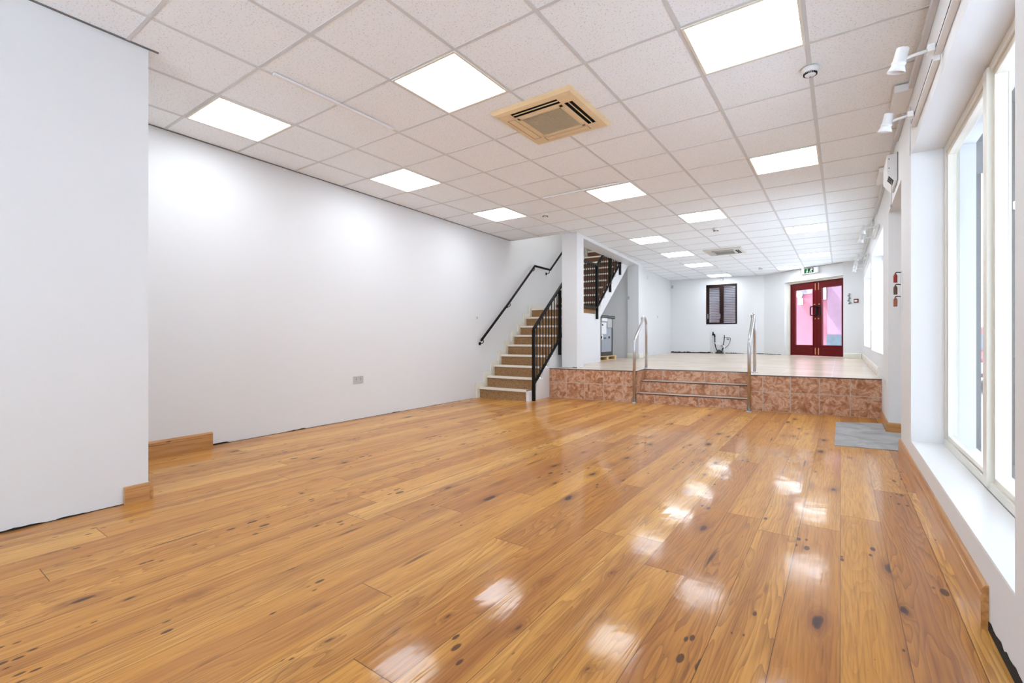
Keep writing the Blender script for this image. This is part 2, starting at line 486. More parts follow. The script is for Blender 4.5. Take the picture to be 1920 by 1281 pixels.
# ---------------------------------------------------------------- mesh helpers
class MB:
    def __init__(s):
        s.v = []; s.f = []; s.m = []; s.sm = []; s.uv = []
    def add(s, vs, fs, mi=0, smooth=False, uvs=None):
        o = len(s.v)
        s.v += [tuple(p) for p in vs]
        for i, f in enumerate(fs):
            s.f.append([o + k for k in f]); s.m.append(mi); s.sm.append(smooth)
            s.uv.append(uvs[i] if uvs else None)
        return s
    def box(s, x0, x1, y0, y1, z0, z1, mi=0, M=None):
        vs = [(x, y, z) for z in (z0, z1) for y in (y0, y1) for x in (x0, x1)]
        if M is not None:
            vs = [M @ Vector(p) for p in vs]
        return s.add(vs, [(0, 2, 3, 1), (4, 5, 7, 6), (0, 1, 5, 4), (2, 6, 7, 3), (0, 4, 6, 2), (1, 3, 7, 5)], mi)
    def prism(s, poly, z0, z1, mi=0, M=None):
        # poly counter-clockwise plan outline; z0, z1 numbers or functions of (x, y)
        a = sum(poly[i][0] * poly[(i + 1) % len(poly)][1] - poly[(i + 1) % len(poly)][0] * poly[i][1] for i in range(len(poly)))
        if a < 0:
            poly = list(reversed(poly))
        g0 = z0 if callable(z0) else (lambda x, y: z0)
        g1 = z1 if callable(z1) else (lambda x, y: z1)
        n = len(poly)
        vs = [(x, y, g0(x, y)) for x, y in poly] + [(x, y, g1(x, y)) for x, y in poly]
        if M is not None:
            vs = [M @ Vector(p) for p in vs]
        fs = [tuple(reversed(range(n))), tuple(range(n, 2 * n))]
        fs += [(i, (i + 1) % n, n + (i + 1) % n, n + i) for i in range(n)]
        return s.add(vs, fs, mi)
    def tube(s, pts, r, seg=10, mi=0, cap=True):
        pts = [Vector(p) for p in pts]
        n = len(pts)
        rings = []
        up = None
        for i in range(n):
            t = (pts[min(i + 1, n - 1)] - pts[max(i - 1, 0)])
            if 0 < i < n - 1:
                t = (pts[i + 1] - pts[i]).normalized() + (pts[i] - pts[i - 1]).normalized()
            t.normalize()
            if up is None:
                up = Vector((0, 0, 1)) if abs(t.z) < 0.9 else Vector((1, 0, 0))
            a = up - t * up.dot(t)
            if a.length < 1e-5:
                a = Vector((0, 1, 0)) - t * t.y
            a.normalize()
            up = a
            bb = t.cross(a)
            k = 1.0
            if 0 < i < n - 1:
                d = (pts[i + 1] - pts[i]).normalized().dot((pts[i] - pts[i - 1]).normalized())
                k = 1.0 / max(0.6, math.sqrt(max(0.01, (1 + d) / 2)))
            rr = r[i] if isinstance(r, (list, tuple)) else r
            rings.append([pts[i] + (a * math.cos(2 * PI * j / seg) + bb * math.sin(2 * PI * j / seg)) * rr * (k if k < 1.3 else 1.3) for j in range(seg)])
        vs = [p for ring in rings for p in ring]
        fs = []
        for i in range(n - 1):
            for j in range(seg):
                fs.append((i * seg + j, i * seg + (j + 1) % seg, (i + 1) * seg + (j + 1) % seg, (i + 1) * seg + j))
        s.add(vs, fs, mi, True)
        if cap:
            s.add(rings[0], [tuple(reversed(range(seg)))], mi)
            s.add(rings[-1], [tuple(range(seg))], mi)
        return s
    def lathe(s, prof, center, axis='Z', seg=24, mi=0, M=None):
        vs = []
        n = len(prof)
        for r, h in prof:
            for j in range(seg):
                a = 2 * PI * j / seg
                p = Vector((r * math.cos(a), r * math.sin(a), h))
                if M is not None:
                    p = M @ p
                vs.append(p + Vector(center))
        fs = []
        for i in range(n - 1):
            for j in range(seg):
                fs.append((i * seg + j, i * seg + (j + 1) % seg, (i + 1) * seg + (j + 1) % seg, (i + 1) * seg + j))
        return s.add(vs, fs, mi, True)
    def build(s, name, mats, parent=None, bevel=0.0):
        me = bpy.data.meshes.new(name)
        me.from_pydata([tuple(p) for p in s.v], [], s.f)
        if not isinstance(mats, (list, tuple)):
            mats = [mats]
        for m in mats:
            me.materials.append(m)
        for p, mi, sm in zip(me.polygons, s.m, s.sm):
            p.material_index = mi
            p.use_smooth = sm
        if any(u for u in s.uv):
            lay = me.uv_layers.new(name='UVMap')
            for p, u in zip(me.polygons, s.uv):
                if u:
                    for li, c in zip(p.loop_indices, u):
                        lay.data[li].uv = c
        bm = bmesh.new()
        bm.from_mesh(me)
        bmesh.ops.remove_doubles(bm, verts=bm.verts, dist=1e-6)
        bmesh.ops.recalc_face_normals(bm, faces=bm.faces)
        bm.to_mesh(me)
        bm.free()
        o = bpy.data.objects.new(name, me)
        COL.objects.link(o)
        if parent is not None:
            o.parent = parent
            # world coordinates were used: keep them under a moved parent
            o.matrix_parent_inverse = parent.matrix_world.inverted()
        if bevel > 0:
            md = o.modifiers.new('bevel', 'BEVEL')
            md.width = bevel
            md.segments = 2
            md.limit_method = 'ANGLE'
        return o

def tag(o, label=None, cat=None, group=None, kind=None):
    for k, v in (('label', label), ('category', cat), ('group', group), ('kind', kind)):
        if v:
            o[k] = v
    return o

def empty(name, loc=(0, 0, 0), rz=0.0):
    o = bpy.data.objects.new(name, None)
    COL.objects.link(o)
    o.location = loc
    o.rotation_euler = (0, 0, rz)
    o.empty_display_size = 0.1
    o.matrix_world = Matrix.Translation(loc) @ Matrix.Rotation(rz, 4, 'Z')
    return o

def struct(o, label=None):
    o['kind'] = 'structure'
    if label:
        o['label'] = label
    return o

def copy_tree(o, parent=None):
    c = o.copy()
    COL.objects.link(c)
    c.parent = parent
    for ch in list(o.children):
        copy_tree(ch, c)
    return c

def local(mb, name, mat, parent, bevel=0.0):
    # geometry given in the parent's own coordinates
    o = mb.build(name, mat, None, bevel)
    o.parent = parent
    return o

# ---------------------------------------------------------------- plan
CEIL = 2.801
XR = 0.415                                   # face of the right wall
def xl(y): return -4.77 - 0.0462 * (y - 1.6)  # face of the left wall
def xb(y): return -3.69 - 0.080 * (y - 7.43)  # face of the beam over the stairs
def zp(x, y): return 0.487 + 0.0055 * (y - 7)  # top of the raised floor
A0 = Vector((-4.06, 6.83)); A1 = Vector((0.42, 7.38))
AE = (A1 - A0).normalized(); AN = Vector((-AE.y, AE.x))
def P(u, v): p = A0 + AE * u + AN * v; return (p.x, p.y)   # platform front frame

# timber floor
f = MB().box(-5.3, 1.0, -2.7, 8.0, -0.08, 0.0)
fl = struct(f.build('floor', FLOORM), 'varnished knotty pine board floor')

# raised tiled floor with a notch for the steps
U0, U1, VD = 1.491, 3.03, 0.52
outl = [P(0.03, 0), P(U0, 0), P(U0, VD), P(U1, VD), P(U1, 0), P(4.514, 0), (XR + 0.02, 14.2), (0.35, 14.2), (-1.0, 15.4), (-4.9, 15.4), (-4.9, 11), (-5.4, 11), (-5.4, 9.2), (-4.12, 9.1)]
body = struct(MB().prism(outl, 0.0, lambda x, y: zp(x, y) - 0.012).build('floor.001', GLOSSW), 'raised floor at the far end')
MB().prism(outl, lambda x, y: zp(x, y) - 0.012, zp).build('tiled_surface', BTILE, body)
def tile_face(mb, p0, p1, z0, z1, u0, u1, v0, v1, th=0.008, nrm=None):
    a = Vector(p0); b_ = Vector(p1)
    d = (b_ - a).normalized()
    n = Vector((d.y, -d.x)) * th
    vs = [(a.x, a.y, z0), (b_.x, b_.y, z0), (b_.x, b_.y, z1), (a.x, a.y, z1)]
    vs += [(p[0] + n.x, p[1] + n.y, p[2]) for p in vs]
    uv = [(u0, v0), (u1, v0), (u1, v1), (u0, v1)]
    q = [(4, 5, 6, 7), (1, 2, 6, 5), (0, 4, 7, 3), (3, 7, 6, 2), (0, 1, 5, 4)]
    small = [(u0 + .3, v0 + .3)] * 4
    mb.add(vs, q, 0, False, [uv, small, small, small, small])
ft = MB()
tile_face(ft, P(0.03, 0), P(U0, 0), 0, 0.478, 0.0, 1.461 / 0.313, 0.0, 0.478 / 0.262)
tile_face(ft, P(U1, 0), P(4.514, 0), 0, 0.478, -(4.52 - U1) / 0.328, 0, 0.0, 0.478 / 0.262)
tile_face(ft, P(U0, 0), P(U0, VD), 0, 0.478, 0.1, 1.7, 0.0, 0.478 / 0.262)
tile_face(ft, P(U1, VD), P(U1, 0), 0, 0.478, 0.0, 1.6, 0.0, 0.478 / 0.262)
ft.build('tiled_front', TERRA, body)
ed = MB()
for a, b_ in ((P(0.03, -.012), P(U0 + .012, -.012)), (P(U0 + .012, -.012), P(U0 + .012, VD - .012)), (P(U0 + .012, VD - .012), P(U1 - .012, VD - .012)), (P(U1 - .012, VD - .012), P(U1 - .012, -.012)), (P(U1 - .012, -.012), P(4.514, -.012))):
    a = Vector(a); b_ = Vector(b_); d = (b_ - a).normalized(); n = Vector((-d.y, d.x)) * 0.012
    ed.prism([tuple(a - n * .1), tuple(b_ - n * .1), tuple(b_ + n), tuple(a + n)], lambda x, y: zp(x, y) - 0.009, lambda x, y: zp(x, y) + 0.001)
ed.build('edge_trim', plain('dark_tile_edging', (0.05, 0.035, 0.03), 0.4), body)

# steps up to the raised floor
st = tag(empty('tiled_steps', (*P((U0 + U1) / 2, 0), 0)), 'three terracotta tiled steps with metal nosings rising to the beige tiled floor', 'steps')
for k, (z0, z1, v) in enumerate(((0.0, 0.148, 0.0), (0.148, 0.318, 0.26), (0.318, 0.478, VD))):
    sb = MB()
    e0, e1 = U0 + 0.009, U1 - 0.009
    if k < 2:
        sb.prism([P(e0, v + 0.001), P(e1, v + 0.001), P(e1, VD - 0.001 if k else VD - 0.001), P(e0, VD - 0.001)], z0, z1 - 0.004, 1)
    tile_face(sb, P(e0, v), P(e1, v), z0, z1 - 0.004, (0.17, 0.55, 0.1)[k], (0.17, 0.55, 0.1)[k] + (e1 - e0) / 0.315, 0.04, 0.96)
    so = sb.build('step', [TERRA, plain('step_top_tile', (0.60, 0.43, 0.32), 0.4)], st)
    if k < 2:
        nb = MB()
        nb.prism([P(e0, v - 0.014), P(e1, v - 0.014), P(e1, v + 0.03), P(e0, v + 0.03)], z1 - 0.003, z1 + 0.004)
        nb.prism([P(e0, v - 0.016), P(e1, v - 0.016), P(e1, v - 0.012), P(e0, v - 0.012)], z1 - 0.012, z1 + 0.003, 1)
        nb.build('nosing', [plain('metal_nosing', (0.66, 0.52, 0.42), 0.4), plain('nosing_front', (0.06, 0.045, 0.04), 0.5)], so)

# ---------------------------------------------------------------- walls
TOP = 2.95
def wall(name, poly, z0, z1, mat=WHITE):
    return struct(MB().prism(poly, z0, z1).build(name, mat))
wall('wall_left', [(xl(-2.7), -2.7), (xl(6.0), 6.0), (xl(6.0) - .3, 6.0), (xl(-2.7) - .3, -2.7)], 0, TOP)
wall('wall_stair', [(xl(6.0) - .008, 6.0), (xl(13) - .008, 13), (xl(13) - .35, 13), (xl(6.0) - .3, 6.0)], 0, 5.5)
wall('wall_left_near', [(xl(-2.7) + .001, -2.7), (-3.50, -2.7), (-3.525, 0.5), (-3.532, 1.08), (xl(1.08) + .001, 1.08)], 0.004, 2.80)
wall('wall_pillar', [(-3.95, 7.12), (-3.66, 7.12), (-3.69, 7.43), (-3.98, 7.43)], 0.485, 2.80)
struct(MB().prism([(xb(7.431), 7.431), (xb(10.93) - .0, 10.929), (xb(10.93) - .29, 10.929), (xb(7.43) - .29, 7.431)], 2.742, 2.801).build('trim_1', WHITE), 'thin white beam along the top of the stair opening')
wall('wall_stair_far', [(-4.25, 10.93), (xb(10.93), 10.93), (-4.0, 11.3), (-4.29, 11.3)], 0.48, 2.80)
wall('wall_stair_end', [(xl(11) - .02, 11.0), (-4.25, 11.0), (-4.27, 11.2), (xl(11) - .02, 11.2)], 0.48, 2.78)
# upper stairwell shell
wall('wall_upper_front', [(xl(7.08) - .02, 6.96), (xb(7.1) - .0, 6.96), (xb(7.1), 7.10), (xl(7.08) - .02, 7.10)], 2.83, 5.5)
wall('wall_upper_side', [(xb(7.1), 7.101), (xb(12.9), 12.9), (xb(12.9) - .20, 12.9), (xb(7.1) - .20, 7.101)], 2.802, 5.5)
wall('wall_upper_end', [(xl(12.9) - .02, 12.6), (xb(12.6) - .3, 12.6), (xb(12.6) - .3, 12.8), (xl(12.9) - .02, 12.8)], 2.802, 5.5)
struct(MB().box(-5.6, -3.6, 6.96, 12.95, 5.5, 5.6).build('ceiling.001', WHITE), 'upper stairwell ceiling')
struct(MB().prism([(xl(11.2), 11.22), (xb(11) - .3, 11.22), (xb(12.6) - .3, 12.59), (xl(12.6), 12.59)], 2.95, 3.30).build('floor.002', CARPET_DIM), 'upper landing')
# back run of the left side, back wall
wall('wall_left_far', [(-4.165, 11.301), (-4.40, 14.98), (-4.7, 14.98), (-4.55, 11.301)], 0.48, TOP)
WX0, WX1, WZ0, WZ1, YB = -3.357, -2.496, 1.405, 2.60, 15.05
def yb(x): return 14.97 + 0.045 * (x + 4.4)
bw = MB()
for x0, x1, z0, z1 in ((-4.7, WX0, 0.48, TOP), (WX1, -1.80, 0.48, TOP), (WX0, WX1, 0.48, WZ0), (WX0, WX1, WZ1, TOP)):
    bw.prism([(x0, yb(x0)), (x1, yb(x1)), (x1, yb(x1) + .3), (x0, yb(x0) + .3)], z0, z1)
struct(bw.build('wall_back', WHITE))
wall('wall_back_corner', [(-1.80, yb(-1.8)), (-1.335, 14.72), (-1.15, 14.95), (-1.80, yb(-1.8) + .3)], 0.48, TOP)
# angled wall with the door
DO = Vector((-1.335, 14.72)); DE = Vector((0.781973, -0.623312)); DN = Vector((0.623312, 0.781973))
def D(s_, n_): p = DO + DE * s_ + DN * n_; return (p.x, p.y)
dw = MB()
dw.prism([D(0, 0), D(0.105, 0), D(0.105, .3), D(0, .3)], 0.48, TOP)
dw.prism([D(0.105, 0), D(1.765, 0), D(1.765, .3), D(0.105, .3)], 2.49, TOP)
struct(dw.build('wall_door', WHITE))
wall('wall_door_right', [D(1.765, 0), (XR, 13.44), (XR + .34, 13.44), (XR + .34, 14.3), D(1.765, .5), D(1.765, .28)], 0.48, TOP)

# right wall with its openings
W1 = (1.958, 4.43, 0.25, 2.335)
AL = (5.10, 6.38, 0.0, 2.335)
W2 = (7.147, 9.777, 0.79, 2.345)
W3 = (10.12, 12.84, 0.82, 2.31)
rw = MB()
ys = [-2.7, W1[0], W1[1], AL[0], AL[1], W2[0], W2[1], W3[0], W3[1], 13.439]
TR = 0.34
for i in range(0, len(ys) - 1, 2):
    rw.box(XR, XR + TR, ys[i], ys[i + 1], 0, TOP)
for o in (W1, AL, W2, W3):
    rw.box(XR, XR + TR, o[0], o[1], o[3], TOP)
    if o[2] > 0:
        rw.box(XR, XR + TR, o[0], o[1], 0, o[2])
struct(rw.build('wall_right', WHITE))
# wall behind the camera, with an unseen window added to let in daylight
fw = MB()
for x0, x1, z0, z1 in ((-3.6, -2.7, 0, TOP), (0.1, XR + TR, 0, TOP), (-2.7, 0.1, 0, 0.3), (-2.7, 0.1, 2.55, TOP)):
    fw.box(x0, x1, -2.9, -2.6, z0, z1)
struct(fw.build('wall_front', WHITE))
wf = struct(MB().box(-2.7, 0.1, -2.80, -2.79, 0.3, 2.55).build('window_added', GLASS), 'unseen window added behind the camera for daylight')
fr = MB()
for x in (-2.7, -1.32, 0.05):
    fr.box(x, x + .05, -2.83, -2.76, .3, 2.55)
fr.box(-2.7, .1, -2.83, -2.76, .3, .35); fr.box(-2.7, .1, -2.83, -2.76, 2.50, 2.55)
fr.build('window_frame', BEIGE, wf)

# ---------------------------------------------------------------- ceiling
def ceil_left(y):
    if y < 1.08: return -3.56
    if y < 7.10: return xl(y)
    if y < 11.3: return xb(y)
    return -4.165 - 0.064 * (y - 11.3)
def ceil_back(x):
    if x < -1.80: return yb(x)
    if x < -1.335: return yb(-1.8) + (x + 1.8) / .465 * (14.72 - yb(-1.8))
    return 14.72 - 0.797 * (x + 1.335)
cpoly = [(-3.56, -2.7), (XR + .01, -2.7), (XR + .01, 13.45), (0.06, 13.63), (-1.335, 14.74), (-1.80, yb(-1.8) + .02), (-4.41, 14.99), (-4.17, 11.3), (xb(11.3), 11.3), (xb(7.1), 7.10), (xl(7.1), 7.10), (xl(1.07), 1.07), (-3.56, 1.07)]
ce = struct(MB().prism(cpoly, CEIL, CEIL + 0.03).build('ceiling', TILE), 'suspended ceiling of square white speckled tiles')
GX0, GY0, GM = -1.968, 2.1736, 0.6
gb = MB()
BW2, DR = 0.012, 0.004
for i in range(-5, 4):
    x = GX0 + GM * i
    y = -2.6
    # find the stretches inside the ceiling outline
    run = None
    yy = -2.6
    while yy < 15.6:
        inside = ceil_left(yy) < x - .02 and yy < ceil_back(x) - .0 and x < XR
        if inside and run is None: run = yy
        if (not inside) and run is not None:
            gb.box(x - BW2, x + BW2, run, yy, CEIL - DR, CEIL + .002); run = None
        yy += 0.02
for j in range(-8, 22):
    y = GY0 + GM * j
    x0 = ceil_left(y)
    x1 = XR
    if y > 13.44:
        while x1 > -4.4 and ceil_back(x1) < y: x1 -= .01
    if x1 > x0:
        gb.box(x0, x1, y - BW2 * .85, y + BW2 * .85, CEIL - DR * .8, CEIL + .002)
gb.build('grid_bars', GRID, ce)
# perimeter angle strips
pa = MB()
def strip(a, b_, wdt, z0, z1, mi=0):
    a = Vector(a); b_ = Vector(b_); d = (b_ - a).normalized(); n = Vector((-d.y, d.x)) * wdt / 2
    pa.prism([tuple(a - n), tuple(b_ - n), tuple(b_ + n), tuple(a + n)], z0, z1, mi)
for a, b_ in (((xl(1.08) + .008, 1.09), (xl(7.07) + .008, 7.07)), ((-3.51, -2.6), (-3.522, 1.13)), (D(0.0, -.006), D(1.765, -.006))):
    strip(a, b_, 0.014, CEIL - 0.006, CEIL - .0005)
strip((-4.36, 14.965), (-1.85, 15.078), 0.01, CEIL - .004, CEIL - .0005, 1)
strip((XR - .012, -2.6), (XR - .012, 13.4), 0.024, CEIL - 0.007, CEIL - .0005, 1)
strip((xl(7.1), 7.085), (-3.97, 7.085), 0.024, CEIL - 0.005, CEIL - .0005, 1)
pa.build('perimeter_angle', [SHADOWLINE, GRID], ce)

# ceiling light panels
def light_panel():
    r = empty('ceiling_light_panel')
    fr = MB()
    h = 0.288
    for a, b_, c_, d_ in ((-h - .004, h + .004, -h - .004, -h + .012), (-h - .004, h + .004, h - .012, h + .004), (-h - .004, -h + .012, -h + .012, h - .012), (h - .012, h + .004, -h + .012, h - .012)):
        fr.box(a, b_, c_, d_, -0.009, -0.0005)
    local(fr, 'frame', CREAM, r)
    local(MB().box(-h + .0121, h - .0121, -h + .0121, h - .0121, -0.007, -0.001), 'diffuser', PANEL, r)
    return r
LIGHTS = [
    (2, 1, 'large lit square ceiling panel at the top of the picture beside the smoke detector'),
    (-1, 0, 'lit square ceiling panel just before the yellowed air conditioning cassette'),
    (-4, -1, 'lit square ceiling panel nearest the near left wall corner'),
    (-4, 2, 'middle one of the three lit ceiling panels along the long left wall'),
    (-4, 5, 'lit ceiling panel along the left wall closest to the staircase'),
    (2, 5, 'lit ceiling panel level with the over-door heater on the right wall'),
    (-1, 5, 'lit ceiling panel with a white cable trunk running up to it from the left'),
    (0, 8, 'lit ceiling panel just before the small detector, above the platform edge'),
    (2, 11, 'lit ceiling panel on the right side, level with the far spotlight rails'),
    (-2, 10, 'lit ceiling panel beside the stair opening with a dark edged trunk on its right'),
    (-2, 13, 'lit ceiling panel to the left of the far off-white cassette'),
    (-2, 16, 'lit ceiling panel beyond the far cassette, second from the back wall in its row'),
    (-2, 20, 'small looking lit ceiling panel right above the shuttered window at the back'),
    (2, 16, 'lit ceiling panel on the right, second nearest to the exit sign'),
    (1, 19, 'lit ceiling panel almost touching the angled wall left of the exit sign'),
]
lp = light_panel()
for k, (i, j, lab) in enumerate(LIGHTS):
    o = lp if k == 0 else copy_tree(lp)
    o.location = (GX0 + GM * (i + .5), GY0 + GM * (j + .5), CEIL - .0005)
    tag(o, lab, 'ceiling light', 'square lit panels in the suspended ceiling')

# air conditioning cassettes
def cassette(S, body_m, grille_m, slot_m):
    r = empty('ceiling_cassette')
    h = S / 2
    # panel with a chamfered rim
    p = MB()
    outer = [(-h, -h), (h, -h), (h, h), (-h, h)]
    def ring(s_, z): return [(-s_, -s_, z), (s_, -s_, z), (s_, s_, z), (-s_, s_, z)]
    levels = [ring(h, 0), ring(h, -.010), ring(h - .02, -.028), ring(h - .055, -.034)]
    vs = [q for l in levels for q in l]
    fs = []
    for a in range(3):
        for j in range(4):
            fs.append((a * 4 + j, a * 4 + (j + 1) % 4, a * 4 + 4 + (j + 1) % 4, a * 4 + 4 + j))
    fs.append((0, 3, 2, 1))
    p.add(vs, fs)
    g = h * 0.56      # half size of the return grille
    t = h - .055
    # face between the rim and the grille, leaving four slots
    sl0, sl1, sh = h * 0.63, h * 0.82, h * 0.58
    z0, z1 = -.034, -.020
    for M in [Matrix.Rotation(a * PI / 2, 4, 'Z') for a in range(4)]:
        p.box(-t, sl1, sl1, t, z0, z1, 0, M)
        p.box(sh, sl1, sl0, sl1, z0, z1, 0, M)
        p.box(-sl0, -sh, sl0, sl1, z0, z1, 0, M)
        p.box(-sl0, g, g, sl0, z0, z1, 0, M)
    local(p, 'panel', body_m, r)
    for a in range(4):
        M = Matrix.Rotation(a * PI / 2, 4, 'Z')
        s_ = MB().box(-sh, sh, sl0, sl1, -.006, -.003, 0, M)
        for q in ((-sh, sh, sl0, sl0 + .003), (-sh, sh, sl1 - .003, sl1), (-sh, -sh + .003, sl0, sl1), (sh - .003, sh, sl0, sl1)):
            s_.box(*q, -.0325, -.003, 0, M)
        if a in (2, 3):
            m_ = (sl0 + sl1) / 2
            s_.box(-sh + .004, sh - .004, m_ - .003, m_ + .003, -.035, -.029, 1, M)
        else:
            s_.box(-sh + .008, sh - .008, sl0 + .006, sl1 - .006, -.035, -.024, 1, M)
        local(s_, 'air_outlet', [slot_m, body_m], r)
    gr = MB()
    gr.box(-g + .02, g - .02, -g + .02, g - .02, -.026, -.020, 1)
    for a, b_, c_, d_ in ((-g, g, -g, -g + .022), (-g, g, g - .022, g), (-g, -g + .022, -g, g), (g - .022, g, -g, g)):
        gr.box(a, b_, c_, d_, -.039, -.022, 2)
    n = 20
    for k in range(n):
        q = -g + .024 + (2 * g - .048) * (k + .5) / n
        gr.box(q - .0028, q + .0028, -g + .02, g - .02, -.034, -.026, 0)
        gr.box(-g + .02, g - .02, q - .0028, q + .0028, -.035, -.027, 0)
    local(gr, 'return_grille', [grille_m, BLACK, body_m], r)
    return r
c1 = cassette(0.72, YPLAST, plain('yellowed_grille_bars', (0.55, 0.45, 0.30), 0.5), BLACK)
c1.location = (-1.93, 3.31, CEIL - .001)
tag(c1, 'large yellowed square air conditioning cassette in the ceiling near the camera', 'air conditioner', 'ceiling cassettes')
c2 = cassette(0.72, OPLAST, plain('grey_grille_bars', (0.36, 0.35, 0.34), 0.5), BLACK)
c2.location = (-1.97, 10.47, CEIL - .001)
tag(c2, 'small looking off-white air conditioning cassette in the ceiling over the raised floor', 'air conditioner', 'ceiling cassettes')

# detectors
def detector(vents=True):
    r = empty('smoke_detector')
    b_ = MB().lathe([(0.0, 0), (0.052, 0), (0.054, -.004), (0.053, -.012), (0.050, -.014)], (0, 0, 0), seg=32)
    local(b_, 'base', WPLAST, r)
    hd = MB().lathe([(0.050, -.012), (0.049, -.022), (0.040, -.032), (0.034, -.036), (0.032, -.044), (0.022, -.050), (0.0, -.051)], (0, 0, 0), seg=32)
    local(hd, 'head', WPLAST, r)
    vt = MB()
    for k in range(22):
        M = Matrix.Rotation(2 * PI * k / 22, 4, 'Z')
        vt.box(.0325, .0405, -.0028, .0028, -.0432, -.0318, 0, M)
    vt.box(-.004, .004, .008, .014, -.0525, -.050)
    local(vt, 'vent_slots', BLACK, r)
    return r
d0 = detector()
DET = [(-0.167, 3.690, 'round white smoke detector on the ceiling bar beside the largest light panel'),
       (-3.51, 5.83, 'small white detector on the ceiling in front of the staircase'),
       (-1.685, 8.24, 'small detector on the ceiling between a lit panel and the far cassette'),
       (-1.68, 13.45, 'tiny detector on the ceiling near the back wall, left of the exit sign')]
for k, (x, y, lab) in enumerate(DET):
    o = d0 if k == 0 else copy_tree(d0)
    o.location = (x, y, CEIL - .0045 if k == 0 else CEIL - .0005)
    tag(o, lab, 'smoke detector', 'ceiling detectors')

# surface cable trunking on the ceiling
def trunk(x0, x1, y0, y1, lab):
    o = MB().box(x0, x1, y0, y1, CEIL - .020, CEIL - .0045).build('cable_trunking', GLOSSW, None, 0.002)
    tag(o, lab, 'cable trunking', 'white trunking strips on the ceiling')
trunk(-3.155, -3.125, 1.66, 2.69, 'white cable trunking strip crossing the ceiling between the two nearest left panels')
trunk(-3.11, -2.10, 5.11, 5.14, 'white cable trunking strip leading from a ceiling bar to a lit panel')
trunk(-2.60, -2.575, 8.17, 9.20, 'white cable trunking strip along the right edge of a lit panel by the stairs')
trunk(-3.165, -3.14, 10.5, 11.35, 'white cable trunking strip left of a lit panel level with the far cassette')
trunk(-2.58, -2.56, 12.8, 13.7, 'short cable trunking strip just before the lit panel above the back window')

# ---------------------------------------------------------------- right wall: display window
def win_frame(r, y0, y1, z0, z1, mulls, xf=0.590, xd=0.075, m=BEIGE, fw_=0.045):
    fr = MB()
    fr.box(xf, xf + xd, y0, y0 + fw_, z0, z1); fr.box(xf, xf + xd, y1 - fw_, y1, z0, z1)
    fr.box(xf, xf + xd, y0 + fw_, y1 - fw_, z0, z0 + fw_); fr.box(xf, xf + xd, y0 + fw_, y1 - fw_, z1 - fw_, z1)
    fr.build('window_frame', m, r, 0.004)
    edges = [y0 + fw_] + [q for mm in mulls for q in (mm - .035, mm + .035)] + [y1 - fw_]
    for mm in mulls:
        MB().box(xf - .012, xf + xd, mm - .035, mm + .035, z0 + fw_ * .4, z1 - fw_ * .4).build('mullion', m, r, 0.004)
    for k in range(0, len(edges), 2):
        a, b_ = edges[k], edges[k + 1]
        sz0, sz1 = z0 + fw_, z1 - fw_
        s_ = MB()
        t = .028
        s_.box(xf + .012, xf + .06, a, a + t, sz0, sz1); s_.box(xf + .012, xf + .06, b_ - t, b_, sz0, sz1)
        s_.box(xf + .012, xf + .06, a + t, b_ - t, sz0, sz0 + t); s_.box(xf + .012, xf + .06, a + t, b_ - t, sz1 - t, sz1)
        so = s_.build('sash', CREAM, r, 0.003)
        MB().box(xf + .034, xf + .038, a + t, b_ - t, sz0 + t, sz1 - t).build('glass_pane', GLASS, so)
w1 = struct(MB().box(XR + .001, 0.60, W1[0] + .001, W1[1] - .001, W1[2] - .0, W1[2] + .006).build('window_1', GLOSSW), 'large display window in the right wall')
win_frame(w1, W1[0], W1[1], W1[2] + .006, W1[3], (3.22,))
w2 = struct(MB().box(XR + .001, 0.65, W2[0] + .001, W2[1] - .001, W2[2], W2[2] + .01).build('window_2', GLOSSW), 'window over the raised floor')
win_frame(w2, W2[0], W2[1], W2[2] + .01, W2[3], (8.46,), xf=0.64, m=GLOSSW)
w3 = struct(MB().box(XR + .001, 0.65, W3[0] + .001, W3[1] - .001, W3[2], W3[2] + .01).build('window_3', GLOSSW), 'far window over the raised floor')
win_frame(w3, W3[0], W3[1], W3[2] + .01, W3[3], (11.48,), xf=0.64, m=GLOSSW)

# street entrance alcove: glazed door seen only edge on
dr2 = struct(MB().box(0.70, 0.74, AL[0] + .001, AL[1] - .001, 0.0, 2.334).build('door_2', GLOSSW), 'white entrance door in the right wall')

